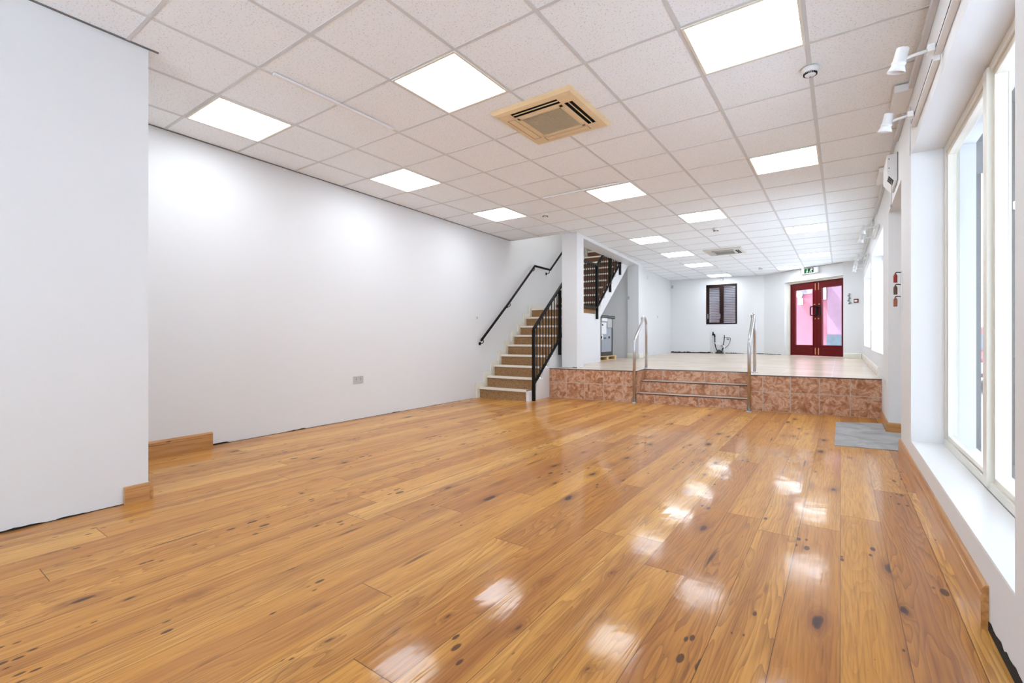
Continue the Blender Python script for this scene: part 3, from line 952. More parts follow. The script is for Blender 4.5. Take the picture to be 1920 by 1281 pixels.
# ---------------------------------------------------------------- red double door
d1 = empty('door_1', (*D(0.9, .14), 0.52))
struct(d1, 'dark red glazed double door under the exit sign')
def dbox(mb, s0, s1, n0, n1, z0, z1, mi=0):
    mb.prism([D(s0, n0), D(s1, n0), D(s1, n1), D(s0, n1)], z0, z1, mi)
ZB, ZT, SL, SR = 0.53, 2.43, 0.170, 1.75
fr = MB()
dbox(fr, SL - .065, SL - .002, .10, .20, ZB, 2.489)
dbox(fr, SL - .002, SR + .014, .10, .20, ZT + .012, 2.489)
fr.build('door_frame', CREAM, d1)
fr = MB()
dbox(fr, SL, SL + .02, .135, .20, ZB, ZT + .011)
dbox(fr, SR - .02, SR, .135, .20, ZB, ZT + .011)
dbox(fr, SL + .02, SR - .02, .135, .20, ZT - .012, ZT + .011)
fr.build('door_lining', REDP, d1)
MID = 0.960
for k, (a, b_, g0, g1) in enumerate(((SL + .022, MID - .003, 0.313, 0.839), (MID + .003, SR - .022, 1.094, 1.620))):
    lf = MB()
    gz0, gz1 = 0.812, 2.26
    dbox(lf, a, g0, .14, .185, ZB + .008, ZT - .014)
    dbox(lf, g1, b_, .14, .185, ZB + .008, ZT - .014)
    dbox(lf, g0, g1, .14, .185, ZB + .008, gz0)
    dbox(lf, g0, g1, .14, .185, gz1, ZT - .014)
    # glazing beads and a raised bottom rail
    for q in ((g0 - .02, g0, gz0 - .02, gz1 + .02), (g1, g1 + .02, gz0 - .02, gz1 + .02), (g0, g1, gz0 - .02, gz0), (g0, g1, gz1, gz1 + .02)):
        dbox(lf, q[0], q[1], .132, .14, q[2], q[3])
    dbox(lf, g0 - .04, g1 + .04, .134, .14, ZB + .19, ZB + .20)
    leaf = lf.build('door_leaf', REDP, d1, 0.002)
    gl = MB(); dbox(gl, g0 - .004, g1 + .004, .160, .165, gz0 - .004, gz1 + .004)
    gl.build('glass_pane', GLASS, leaf)
    hs = MID - .125 if k == 0 else MID + .125
    e = -1 if k == 0 else 1
    hb = MB()
    pts = [(MID + e * .035, 1.80), (MID + e * .13, 1.80), (MID + e * .15, 1.775), (MID + e * .15, 1.60), (MID + e * .13, 1.572), (MID + e * .035, 1.572)]
    hb.tube([(*D(s_, .128 - .035 * (0 if i in (0, 5) else 1)), z) for i, (s_, z) in enumerate(pts)], .014, 8)
    dbox(hb, MID + e * .02 - .016, MID + e * .02 + .016, .128, .14, 1.56, 1.81)
    hb.build('door_handle', BLACKM, leaf)
    bb_ = MB()
    s0 = MID + e * .045
    dbox(bb_, s0 - .010, s0 + .010, .130, .14, 2.22, 2.40)
    dbox(bb_, s0 - .010, s0 + .010, .130, .14, 0.57, 0.74)
    dbox(bb_, s0 - .022 + e * .02, s0 + .022 + e * .02, .130, .14, 1.845, 1.865)
    dbox(bb_, s0 - .012, s0 + .012, .130, .14, 1.475, 1.505)
    bb_.build('brass_bolt', BRASS, leaf)
sb = MB()
for s0 in (0.86, 0.90, 1.03, 1.09):
    dbox(sb, s0, s0 + .02, .125, .14, 2.425, 2.46)
sb.build('hold_open_hook', BLACKM, d1)

# exit sign
ex = tag(empty('exit_sign', (*D(0.9, -.03), 2.64)), 'green running man exit sign box above the red double door', 'exit sign')
hb = MB(); dbox(hb, 0.683, 1.16, -.075, -.001, 2.640, 2.785)
hb.build('housing', WPLAST, ex, 0.004)
hb = MB(); dbox(hb, 0.676, 0.690, -.078, -.002, 2.636, 2.780)
hb.build('end_cap', plain('dark_grey_cap', (0.10, 0.10, 0.11), 0.5), ex)
hb = MB(); dbox(hb, 0.777, 1.05, -.0775, -.0755, 2.652, 2.772)
hb.build('legend_panel', plain('exit_green', (0.003, 0.05, 0.010), 0.6, spec=0.05), ex)
sym = MB()
def sy(s0, s1, z0, z1): dbox(sym, s0, s1, -.0795, -.0778, z0, z1)
sy(0.864, 0.876, 2.672, 2.735); sy(0.858, 0.870, 2.662, 2.685)           # down arrow shaft
sy(0.838, 0.858, 2.680, 2.695); sy(0.88, 0.892, 2.680, 2.695); sy(0.862, 0.876, 2.742, 2.756)
# running figure
def limb(a, b_, t=.0045):
    a = Vector(a); b_ = Vector(b_); d = (b_ - a).normalized(); n = Vector((-d.y, d.x)) * t
    q = [a - n, b_ - n, b_ + n, a + n]
    vs = [(*D(p.x, -.0795), p.y) for p in q] + [(*D(p.x, -.0778), p.y) for p in q]
    sym.add(vs, [(0, 1, 2, 3), (7, 6, 5, 4), (0, 4, 5, 1), (1, 5, 6, 2), (2, 6, 7, 3), (3, 7, 4, 0)])
sym.build('arrow_symbol', GLOSSW, ex)
sym = MB()
limb((0.985, 2.738), (0.970, 2.705), .012); limb((0.968, 2.71), (0.985, 2.688)); limb((0.985, 2.69), (1.0, 2.665)); limb((0.966, 2.708), (0.948, 2.69)); limb((0.95, 2.69), (0.935, 2.665))
limb((0.985, 2.737), (0.955, 2.745)); limb((0.988, 2.735), (1.012, 2.722)); limb((1.012, 2.722), (1.03, 2.745)); sy(0.988, 1.004, 2.746, 2.762)
sym.build('running_figure', GLOSSW, ex)

# items beside the door
KP = Vector((0.045, 13.62)); KQ = Vector((XR, 13.44)); KE = (KQ - KP).normalized(); KN = Vector((KE.y, -KE.x))
def K(s_, n_): p = KP + KE * s_ + KN * n_; return (p.x, p.y)
def kbox(mb, s0, s1, n0, n1, z0, z1, mi=0): mb.prism([K(s0, n0), K(s1, n0), K(s1, n1), K(s0, n1)], z0, z1, mi)
cp = tag(empty('call_point', (*K(.26, .01), 1.86)), 'small dark red break glass fire call point right of the red door', 'call point')
hb = MB(); kbox(hb, .235, .325, .001, .03, 1.815, 1.905); hb.build('housing', plain('call_point_red', (0.13, 0.01, 0.01), 0.4), cp, .003)
hb = MB(); kbox(hb, .250, .310, .030, .032, 1.84, 1.88); hb.build('glass_panel', WPLAST, cp)
hk = tag(empty('wall_ornament', (*K(.12, .01), 1.9)), 'small grey carved wall ornament between the red door and the call point', 'wall decoration')
hb = MB()
rnd = random.Random(4)
for k in range(16):
    z = 1.80 + k * .0155
    wv_ = .018 + .012 * math.sin(k * 1.7)
    c_ = .135 + .018 * math.sin(k * .9) * (1 if k < 8 else .4)
    M = Matrix.Translation((*K(c_, .012), z))
    hb.lathe([(0, -.012), (wv_, -.006), (wv_, .006), (0, .012)], (*K(c_, .013), z), seg=8)
hb.build('carving', plain('weathered_grey_metal', (0.30, 0.30, 0.30), 0.5, var=0.5, bscale=90), hk)
hb = MB(); kbox(hb, .115, .175, .0005, .006, 1.79, 2.06); hb.build('backplate', WPLAST, hk)

# ---------------------------------------------------------------- back window with closed shutter
w4 = empty('window_5', (-2.93, yb(-2.9), 2.0)); struct(w4, 'dark brown window with a grey slatted shutter')
YF = yb(-2.9)
fr = MB()
t = .045
fr.box(WX0 + .001, WX0 + t, YF + .008, YF + .07, WZ0, WZ1); fr.box(WX1 - t, WX1 - .001, YF + .012, YF + .07, WZ0, WZ1)
fr.box(WX0 + t, WX1 - t, YF + .01, YF + .07, WZ0 + .001, WZ0 + .035); fr.box(WX0 + t, WX1 - t, YF + .01, YF + .07, WZ1 - t, WZ1 - .001)
fr.box(-2.945, -2.865, YF + .0, YF + .07, WZ0 + .036, WZ1 - t - .001)
fr.build('window_frame', BROWNP, w4, .003)
fr = MB()
for x0, x1 in ((WX0 + t, WX0 + t + .045), (-2.975, -2.946)):
    fr.box(x0, x1, YF + .0, YF + .05, WZ0 + .036, WZ1 - t - .001)
fr.box(WX0 + t, -2.946, YF + .0, YF + .05, WZ1 - t - .045, WZ1 - t - .001); fr.box(WX0 + t, -2.946, YF + .0, YF + .05, WZ0 + .036, WZ0 + .055)
sh = fr.build('sash', BROWNP, w4, .003)
MB().box(WX0 + t + .045, -2.976, YF + .03, YF + .034, WZ0 + .055, WZ1 - t - .045).build('glass_pane', GLASS, sh)
MB().box(-2.864, WX1 - t, YF + .03, YF + .034, WZ0 + .035, WZ1 - t).build('glass_pane', GLASS, w4)
for x in (WX0 + .055, -2.96):
    hb = MB().box(x - .008, x + .008, YF - .008, YF + .0, 1.58, 1.72)
    hb.box(x - .006, x + .006, YF - .03, YF - .008, 1.60, 1.62)
    hb.build('window_handle', STEEL, sh)
sl = MB()
for k in range(23):
    z = WZ0 + .03 + k * .050
    sl.add([(WX0 + .03, YF + .135, z), (WX1 - .03, YF + .135, z), (WX1 - .03, YF + .110, z + .025), (WX0 + .03, YF + .110, z + .025), (WX0 + .03, YF + .135, z + .047), (WX1 - .03, YF + .135, z + .047),
            (WX0 + .03, YF + .15, z), (WX1 - .03, YF + .15, z), (WX0 + .03, YF + .15, z + .047), (WX1 - .03, YF + .15, z + .047)],
           [(0, 1, 2, 3), (3, 2, 5, 4), (6, 8, 9, 7), (0, 6, 7, 1), (4, 5, 9, 8)], 0)
sl.build('shutter', plain('grey_shutter_slats', (0.36, 0.36, 0.40), 0.5), w4)

# ---------------------------------------------------------------- staircase
SO = Vector((-4.0, 6.15)); SD = Vector((-0.045, 0.999)); SRt = Vector((0.999, 0.045))
def S(u, v): p = SO + SRt * u + SD * v; return (p.x, p.y)
def sprism(mb, u0, u1, prof, mi=0):
    # prof: outline in (v, z); extruded across the stair from u0 to u1
    n = len(prof)
    vs = [(*S(u0, v), z) for v, z in prof] + [(*S(u1, v), z) for v, z in prof]
    fs = [tuple(range(n)), tuple(reversed(range(n, 2 * n)))] + [(i, n + i, n + (i + 1) % n, (i + 1) % n) for i in range(n)]
    mb.add(vs, fs, mi)
RZ, GO = 0.175, 0.218
UL, UR = -0.955, -0.055
stair = tag(empty('staircase', (*S(-.45, 0), 0)), 'staircase of tan carpeted steps with cream nosings rising behind the white pillar', 'staircase')
V2 = 2.79       # first riser of the upper flight
def step(n, v, z0, depth, m):
    sb = MB(); sprism(sb, UL, UR if n > 0 else UR, [(v, z0 - (RZ if n > 1 else 0) * 0), (v + depth, z0), (v + depth, z0 + RZ), (v, z0 + RZ)])
    so = sb.build('step', m, stair)
    nb = MB(); sprism(nb, UL, UR + .004, [(v - .022, z0 + RZ - .030), (v - .001, z0 + RZ - .030), (v - .001, z0 + RZ + .0005), (v + .05, z0 + RZ + .0005), (v + .05, z0 + RZ + .004), (v - .020, z0 + RZ + .004)])
    nb.build('nosing', NOSE, so)
for n in range(1, 9):
    step(n, (n - 1) * GO, (n - 1) * RZ, GO, CARPET)
step(9, 8 * GO, 8 * RZ, V2 - 8 * GO, CARPET)
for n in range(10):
    step(10 + n, V2 + n * GO, (9 + n) * RZ, GO if n < 9 else .2, CARPET_DIM)
# white side walls, closed under the lower flight and the landing
def saw(n0, n1, v0, z0, under):
    pr = []
    for k in range(n0, n1):
        pr += [(v0 + k * GO, z0 + k * RZ), (v0 + k * GO, z0 + (k + 1) * RZ)]
    return pr
pr = [(0.0, 0.0)]
for k in range(8):
    pr += [(k * GO, (k + 1) * RZ - .004), ((k + 1) * GO, (k + 1) * RZ - .004)]
# the side wall under the first flight steps down a little below the treads
lowp = [(0.0, 0.0), (0.0, RZ - .02)]
for k in range(1, 8):
    lowp += [(k * GO + .03, k * RZ - .02), (k * GO + .03, (k + 1) * RZ - .045)]
lowp += [(8 * GO, 8 * RZ), (8 * GO, 9 * RZ - .09), (V2, 9 * RZ - .09), (V2 + .12, 9 * RZ - .02), (V2 + .17, 1.44), (V2 + .17, 0.0)]
sw = MB(); sprism(sw, UR + .001, 0.0, lowp)
sw.build('side_wall', WHITE, stair)
# carpet edges that show beside the treads of the lower flight
up = []
for k in range(10):
    up += [(V2 + k * GO + (.0 if k else .0), (9 + k) * RZ - .02), (V2 + k * GO, (10 + k) * RZ - .045)]
upp = [(V2 + .10, 9 * RZ - .05)] 
upp = [(V2 + .171, 1.44), (V2 + .10, 9 * RZ - .03)]
for k in range(1, 9):
    upp += [(V2 + k * GO - .01, (9 + k) * RZ - .07), (V2 + k * GO - .01, (9 + k) * RZ + .07)]
upp += [(V2 + 9 * GO, 18 * RZ), (V2 + 9 * GO + .2, 18 * RZ), (V2 + 9 * GO + .2, 18 * RZ - .25)]
up3 = MB(); sprism(up3, UR + .001, 0.0, upp)
up3.build('stringer', WHITE, stair)
so_ = MB(); sprism(so_, UL, UR, [(V2 + .17, 1.44), (V2 + 9 * GO + .2, 18 * RZ - .25), (V2 + 9 * GO + .2, 18 * RZ - .01), (V2 + .17, 9 * RZ - .01)])
so_.build('soffit', WHITE, stair)
ff = MB(); sprism(ff, UL, UR, [(V2 + .12, 0.495), (V2 + .17, 0.495), (V2 + .17, 1.44), (V2 + .12, 1.44)])
# cream stepped skirting on the wall side
sk = MB()
skp = [(-.10, 0.0), (-.10, RZ + .07)]
for k in range(9):
    v = k * GO; z = (k + 1) * RZ
    skp += [(v - .10, z + .07), (v + GO - .10, z + .07)] if k < 8 else [(v - .10, z + .07), (V2 - .1, z + .07)]
for k in range(9):
    v = V2 + k * GO; z = (10 + k) * RZ
    skp += [(v - .10, z + .07), (v + GO - .10, z + .07)]
skp += [(V2 + 9 * GO, 18 * RZ), (V2, 9 * RZ - .1), (8 * GO, 9 * RZ - .1), (0.05, 0.0)]
q = []
for p_ in skp:
    if not q or (abs(p_[0] - q[-1][0]) + abs(p_[1] - q[-1][1])) > 1e-6: q.append(p_)
def quad_strip(mb, u0, u1):
    # column by column so the stepped outline stays clean
    segs = []
    for k in range(8): segs.append((k * GO - .10, (k + 1) * GO - .10, max(0.0, (k - .9) * RZ), (k + 1) * RZ + .07))
    segs.append((8 * GO - .10, V2 - .10, 7.2 * RZ, 9 * RZ + .07))
    for k in range(9): segs.append((V2 + k * GO - .10, V2 + (k + 1) * GO - .10, (8.2 + k) * RZ, (10 + k) * RZ + .07))
    for a, b_, z0, z1 in segs:
        sprism(mb, u0, u1, [(a, z0), (b_, z0), (b_, z1), (a, z1)])
        sprism(mb, u1, u1 + .007, [(a + .022, z0), (b_ + .0, z0), (b_, z1 - .022), (a + .022, z1 - .022)])
quad_strip(sk, UL - .03, UL - .008)
sk.build('skirting', CREAM, stair)

# balustrade of the stairs
bal = tag(empty('stair_balustrade', (*S(.02, .1), 0)), 'black metal balustrade with thin bars along the open side of the staircase', 'balustrade')
def bar(mb, u, v, z0, z1, w_=.0065):
    p = S(u, v)
    mb.prism([S(u - w_, v - w_), S(u + w_, v - w_), S(u + w_, v + w_), S(u - w_, v + w_)], z0, z1)
UB = 0.022
VP = [(0.11, 0.0, 1.12), (1.02, 0.70, 1.83), (1.82, 1.30, 2.475), (2.72, 1.385, 2.475), (3.47, 2.00, 3.07), (4.10, 2.45, 3.58)]
for v, z0, z1 in VP:
    mb = MB(); bar(mb, UB, v, z0, z1, .022); mb.build('post', BLACKM, bal)
def rail(name, pts, r):
    mb = MB()
    prof = []
    for (v0, z0), (v1, z1) in zip(pts, pts[1:]):
        sprism(mb, UB - r, UB + r, [(v0, z0 - r), (v1, z1 - r), (v1, z1 + r), (v0, z0 + r)])
    return mb.build(name, BLACKM, bal)
rail('handrail', [(0.10, 1.135), (1.80, 2.49), (2.72, 2.49), (4.12, 3.61)], .021)
rail('bottom_rail', [(0.13, 0.275), (1.82, 1.62), (2.72, 1.62), (4.10, 2.72)], .017)
def ztop(v): return 1.135 + (v - .1) * .797 if v < 1.8 else (2.49 if v < 2.72 else 2.49 + (v - 2.72) * .8)
def zbot(v): return 0.275 + (v - .13) * .796 if v < 1.82 else (1.62 if v < 2.72 else 1.62 + (v - 2.72) * .797)
posts = [v for v, _, _ in VP]
for a, b_ in zip(posts, posts[1:]):
    n = max(2, round((b_ - a) / .105))
    for k in range(1, n):
        v = a + (b_ - a) * k / n
        mb = MB(); bar(mb, UB, v, zbot(v), ztop(v), .0065); mb.build('baluster', BLACKM, bal)

# wall handrail
whr = tag(empty('wall_handrail', (*S(UL + .03, 0), 1)), 'black handrail on brackets along the white wall left of the stairs', 'handrail')
UH = -0.905
zh = [(-.03, 0.955), (0.80, 1.62), (1.77, 2.43), (2.42, 2.43), (4.1, 3.78)]
pts = [(*S(UH, v), z) for v, z in zh]
mb = MB().tube(pts, .021, 12)
mb.build('rail', BLACKM, whr)
for v, z in ((0.03, 0.975), (0.86, 1.64), (1.75, 2.40), (2.38, 2.42), (3.4, 3.18)):
    mb = MB()
    p0 = Vector((*S(UH, v), z)); uw = UL - .022
    mb.tube([p0 + Vector((0, 0, -.01)), p0 + Vector((0, 0, -.05)), Vector((*S(UH - .02, v), z - .068)), Vector((*S(uw, v), z - .07))], .007, 8)
    M = Matrix.Rotation(PI / 2, 4, 'Y')
    mb.lathe([(0, 0), (.028, 0), (.028, .008), (0, .008)], (*S(uw - .002, v), z - .07), seg=16, M=M)
    mb.build('bracket', BLACKM, whr)

# ---------------------------------------------------------------- steel handrails of the platform steps
def hoop(name, lab, base, back):
    r = empty(name, (base[0], base[1], 0))
    tag(r, lab, 'handrail', 'steel handrails beside the tiled steps')
    b0 = Vector((base[0], base[1], 0)); b1 = Vector((back[0], back[1], zp(*back)))
    d = (b1 - b0); d.z = 0; L = d.length; d.normalize()
    R = .021
    pts = [b0 + Vector((0, 0, .0))]
    k1 = b0 + Vector((0, 0, 0.93))
    for a in range(5):
        t = a / 4
        pts.append(k1 + Vector((0, 0, -.05)) * (1 - t) ** 2 + (d * .035 + Vector((0, 0, .05))) * t * t)
    topz = 1.345
    end = b1.copy(); end.z = 0
    cr = L - 0.115       # start of the arch
    st_ = b0 + d * (cr - .10); st_.z = topz - .075
    pts.append(st_)
    c_ = b0 + d * (L - .145); c_.z = topz - .145
    for a in range(0, 9):
        th = PI * 0.80 * (1 - a / 8) if False else (math.radians(125) * (1 - a / 8))
        pts.append(c_ + d * (.145 * math.cos(th)) + Vector((0, 0, .145 * math.sin(th))))
    pts.append(b1)
    mb = MB().tube(pts, R, 16)
    mb.build('rail_tube', STEEL, r)
    for b_ in (b0, b1):
        fb = MB().lathe([(0.0, .010), (.024, .012), (.040, .010), (.043, .004), (.043, .0), (0, 0)], (b_.x, b_.y, b_.z + .0006), seg=24)
        fb.build('floor_flange', STEEL, r)
hoop('step_handrail', 'left steel hoop handrail beside the tiled steps, nearer the white pillar', (-2.60, 6.965), (-2.66, 7.68))
hoop('step_handrail', 'right steel hoop handrail beside the tiled steps, seen almost edge on', (-1.015, 7.02), (-1.04, 7.70))

# ---------------------------------------------------------------- skirtings
def skirt_profile(h, t=.020):
    return [(0, 0), (t, 0), (t, h * .62), (t - .002, h * .64), (t - .002, h * .67), (t, h * .69), (t, h * .76), (t - .003, h * .78), (t - .003, h * .81), (t - .001, h * .83), (t - .002, h * .90), (t - .007, h * .96), (t - .012, h), (0, h)]
def skirt(name, a, b_, h, mat, inward, lab=None, z=None, t=.02):
    # a -> b along the wall face; inward: unit vector into the room
    pr = skirt_profile(h, t)
    n = len(pr)
    za = z or (lambda x, y: 0.0)
    vs = [(a[0] + inward[0] * d, a[1] + inward[1] * d, zz + za(*a)) for d, zz in pr] + [(b_[0] + inward[0] * d, b_[1] + inward[1] * d, zz + za(*b_)) for d, zz in pr]
    fs = [tuple(range(n)), tuple(reversed(range(n, 2 * n)))] + [(i, (i + 1) % n, n + (i + 1) % n, n + i) for i in range(n)]
    o = MB().add(vs, fs).build(name, mat)
    struct(o, lab)
    return o
skirt('baseboard_left', (xl(1.081) + .001, 1.081), (xl(1.953) + .001, 1.953), .128, PINE_Y, (1, 0), 'short pine skirting offcut at the foot of the left wall')
bl = skirt('baseboard_left_near', (-3.529, 0.956), (-3.531, 1.0805), .104, PINE_Y, (1, 0), 'pine skirting stub at the corner of the near left wall')
o = skirt('baseboard_left_near.001', (-3.512, 1.0805), (-4.2, 1.0805), .104, PINE_X, (0, 1), 'pine skirting around the near left corner')
skirt('baseboard_right', (XR - .0005, 2.25), (XR - .0005, 5.10), .152, PINE_Y, (-1, 0), 'long pine skirting board below the display window')
skirt('baseboard_right_far', (XR - .0005, 6.37), (XR - .0005, 7.36), .10, PINE_Y, (-1, 0), 'pine skirting turning the corner of the alcove')
skirt('baseboard_alcove', (XR - .018, 6.3795), (0.698, 6.3795), .10, PINE_X, (0, -1), 'pine skirting in the entrance alcove')
CP = lambda x, y: zp(x, y) + .0005
skirt('baseboard_platform_right', (XR - .0005, 7.85), (XR - .0005, 11.50), .115, CREAM, (-1, 0), 'cream skirting on the raised floor', CP)
skirt('baseboard_platform_far', (XR - .0005, 11.53), (XR - .0005, 13.43), .115, CREAM, (-1, 0), 'cream skirting towards the red door', CP)
skirt('baseboard_door', K(0.02, .0005), K(.39, .0005), .115, CREAM, (KN.x, KN.y), 'cream skirting right of the red door', CP)
skirt('baseboard_pier', (-4.252, 10.9295), (xb(10.93) + .018, 10.9295), .11, CREAM, (0, -1), 'cream skirting at the foot of the far pier', CP)
skirt('baseboard_pier.001', (xb(10.93) + .0005, 10.915), (-3.9995, 11.30), .11, CREAM, (1, 0), 'cream skirting on the side of the far pier', CP)

# dark ragged gaps where skirting has been taken off
def gap(name, a, b_, hfun, inward, z=None, seed=1):
    r = random.Random(seed)
    a = Vector(a); b_ = Vector(b_); L = (b_ - a).length; n = max(6, int(L / .03))
    za = z or (lambda x, y: 0.0)
    vs = []; fs = []
    for i in range(n + 1):
        p = a + (b_ - a) * i / n
        h = max(.0012, hfun(i / n) * (0.75 + .6 * r.random()))
        for dd in (0.0003, .0022):
            q = p + Vector(inward) * dd
            vs += [(q.x, q.y, za(p.x, p.y) + .0004), (q.x, q.y, za(p.x, p.y) + h)]
    for i in range(n):
        k = i * 4
        fs += [(k + 2, k + 6, k + 7, k + 3), (k + 3, k + 7, k + 5, k + 1), (k, k + 1, k + 5, k + 4)]
    o = MB().add(vs, fs).build(name, BLACK)
    struct(o, 'dark ragged gap at the foot of the wall')
gap('trim_2', (-3.5235, 0.2), (-3.5305, 0.95), lambda t: .009 * math.sin(min(1, (1 - t) * 1.5) * 1.4) * (1 if t < .55 or .6 < t < .8 else .3) + .001, (1, 0), seed=3)
gap('trim_3', (xl(1.96), 1.96), (xl(3.4), 3.4), lambda t: .011 if t < .09 else (.008 if .52 < t < .66 else .003), (1, 0), seed=5)
gap('trim_4', (xl(3.4), 3.4), (xl(5.95), 5.95), lambda t: .003 + (.004 if .3 < t < .36 or .6 < t < .64 else 0), (1, 0), seed=9)
gap('trim_5', (-4.39, yb(-4.39)), (-3.17, yb(-3.17)), lambda t: .032, (0, -1), CP, 11)
gap('trim_6', (-3.1, yb(-3.1)), (-1.8, yb(-1.8)), lambda t: .022 if t < .45 else (.010 if t < .6 else .018 * (t > .8)), (0, -1), CP, 12)
gap('trim_7', (XR, 0.8), (XR, 2.25), lambda t: .035 if t > .2 else .02, (-1, 0), None, 13)
gap('trim_8', (-3.95, 7.12), (-3.66, 7.12), lambda t: .012 if t > .75 else .003, (0, -1), CP, 14)
gap('trim_9', (-1.79, yb(-1.8) - .012), (-1.34, 14.712), lambda t: .012, (-.6, -.8), CP, 15)

# grey mat at the entrance alcove
mt = MB().prism([(-0.048, 5.275), (0.413, 5.33), (0.69, 5.35), (0.69, 6.34), (0.413, 6.34), (0.39, 6.94), (-0.050, 6.74)], 0.0008, 0.006)
mt = MB().prism([(-0.048, 5.275), (0.413, 5.345), (0.413, 5.36), (0.69, 5.37), (0.69, 6.34), (0.39, 6.34), (0.39, 6.93), (-0.050, 6.74)], 0.0008, 0.006).build('entrance_mat', MATM)
tag(mt, 'flat grey mat on the floorboards at the alcove in the right wall', 'mat')

# ---------------------------------------------------------------- sockets, switches, sensors
def plate(name, lab, cat, M, w_, h_, kind, grp=None, m=WPLAST):
    r = empty(name)
    r.matrix_world = M
    r.rotation_euler = M.to_euler()
    r.location = M.translation
    local(MB().box(-w_ / 2, w_ / 2, 0.0006, .009, -h_ / 2, h_ / 2), 'faceplate', m, r, .0015)
    if kind == 'double':
        for sx in (-1, 1):
            c_ = sx * w_ * .23
            hb = MB()
            hb.box(c_ - .004, c_ + .004, .0088, .0096, .0, .012); hb.box(c_ - .014, c_ - .007, .0088, .0096, -.018, -.014); hb.box(c_ + .007, c_ + .014, .0088, .0096, -.018, -.014)
            local(hb, 'socket_hole', BLACK, r)
            local(MB().box(c_ - .006, c_ + .006, .0088, .013, .020, .034), 'rocker', GPLAST, r)
    elif kind == 'switch':
        local(MB().box(-.012, .012, .0088, .014, -.02, .02), 'rocker', GPLAST, r)
    elif kind == 'single':
        local(MB().box(-.012, .012, .0088, .0096, -.012, .012), 'socket_hole', GPLAST, r)
    return tag(r, lab, cat, grp)
def on_left(y, z, off=0): return Matrix.Translation((xl(y) + off, y, z)) @ Matrix.Rotation(-PI / 2, 4, 'Z')
# plate frame: local +Y points into the room
plate('wall_socket', 'grey-white double power socket low on the long left wall', 'socket', on_left(3.62, .487), .146, .086, 'double', m=plain('grey_white_plastic', (0.50, 0.50, 0.49), 0.4))
plate('light_switch', 'small white switch on the wall left of the stair foot', 'switch', on_left(6.06, 1.335, -.008), .075, .075, 'switch')
RB = Matrix.Rotation(PI, 4, 'Z')
plate('wall_socket', 'white double socket on the back wall behind the right steel handrail', 'socket', Matrix.Translation((-2.17, yb(-2.17), 1.625)) @ RB, .15, .09, 'double', 'back wall sockets')
plate('wall_socket', 'white socket plate beside the double socket on the back wall', 'socket', Matrix.Translation((-2.03, yb(-2.03), 1.622)) @ RB, .09, .09, 'single', 'back wall sockets')
LF = Matrix.Rotation(-PI / 2 + .064, 4, 'Z')
def xlf(y): return -4.165 - 0.0639 * (y - 11.301)
plate('light_switch', 'small white switch on the far left wall beyond the stair pier', 'switch', Matrix.Translation((xlf(13.36), 13.36, 1.60)) @ LF, .09, .09, 'switch')
plate('wall_sensor', 'small pale sensor high on the far left wall beside the pier', 'sensor', Matrix.Translation((xlf(12.35), 12.35, 2.62)) @ LF, .07, .10, 'none')
plate('alarm_contact', 'tiny grey contact on the seam beside the far pier', 'sensor', Matrix.Translation((-4.22, 10.93, 1.97)) @ RB, .04, .08, 'none', m=GPLAST)
plate('corner_sensor', 'small grey sensor in the back left corner near the ceiling', 'sensor', Matrix.Translation((-4.35, yb(-4.35), 2.60)) @ RB, .06, .10, 'none', m=GPLAST)
plate('wall_socket', 'small white socket low on the right wall just before the raised floor', 'socket', Matrix.Translation((XR, 6.80, .475)) @ Matrix.Rotation(PI / 2, 4, 'Z'), .09, .09, 'single')
bell = tag(empty('alarm_sounder', (-2.91, yb(-2.91), 2.745)), 'round white sounder on the back wall right above the shuttered window', 'alarm')
MR = Matrix.Rotation(PI / 2, 4, 'X')
local(MB().lathe([(0, 0.0008), (.052, .0008), (.052, .012), (.046, .02)], (0, 0, 0), M=MR), 'base', GPLAST, bell)
local(MB().lathe([(.044, .018), (.044, .03), (.03, .040), (0, .042)], (0, 0, 0), M=MR), 'cover', WPLAST, bell)

# ---------------------------------------------------------------- over-door heater on the right wall
ht = tag(empty('over_door_heater', (.38, 5.57, 2.5)), 'grey-white boxed heater high on the right wall at the alcove corner', 'heater')
x0 = .337
hb = MB()
prf = [(XR - .001, 2.40), (XR - .02, 2.395), (x0, 2.475), (x0, 2.635), (XR - .001, 2.645)]
n = len(prf)
hb.add([(x, 5.36, z) for x, z in prf] + [(x, 5.80, z) for x, z in prf], [tuple(range(n)), tuple(reversed(range(n, 2 * n)))] + [(i, (i + 1) % n, n + (i + 1) % n, n + i) for i in range(n)])
hb.build('housing', WPLAST, ht, .002)
hb = MB()
for k in range(3):
    y = 5.375 + k * .06
    d = Vector((XR - .02 - x0, 2.395 - 2.475)); nn = Vector((d.y, -d.x)).normalized() * .0015
    a = Vector((x0, 2.475)) + d * .25; b_ = Vector((x0, 2.475)) + d * .85
    if nn.y > 0: nn = -nn
    vs = [(a.x + nn.x, y, a.y + nn.y), (b_.x + nn.x, y, b_.y + nn.y), (b_.x + nn.x, y + .048, b_.y + nn.y), (a.x + nn.x, y + .048, a.y + nn.y)]
    vs += [(p[0] - nn.x * 1.2, p[1], p[2] - nn.y * 1.2) for p in vs]
    hb.add(vs, [(0, 1, 2, 3), (7, 6, 5, 4), (0, 4, 5, 1), (1, 5, 6, 2), (2, 6, 7, 3), (3, 7, 4, 0)])
hb.build('outlet_grille', BLACK, ht)
for z in (2.60, 2.52):
    MB().lathe([(0, 0), (.004, 0), (.004, .002), (0, .003)], (.352, 5.3575, z), M=MR, seg=10).build('screw', BLACK, ht)
hb = MB().box(XR - .005, XR - .0005, 5.355, 5.806, 2.40, 2.652); hb.build('back_plate', plain('dark_backplate', (0.05, 0.05, 0.05), 0.5), ht)
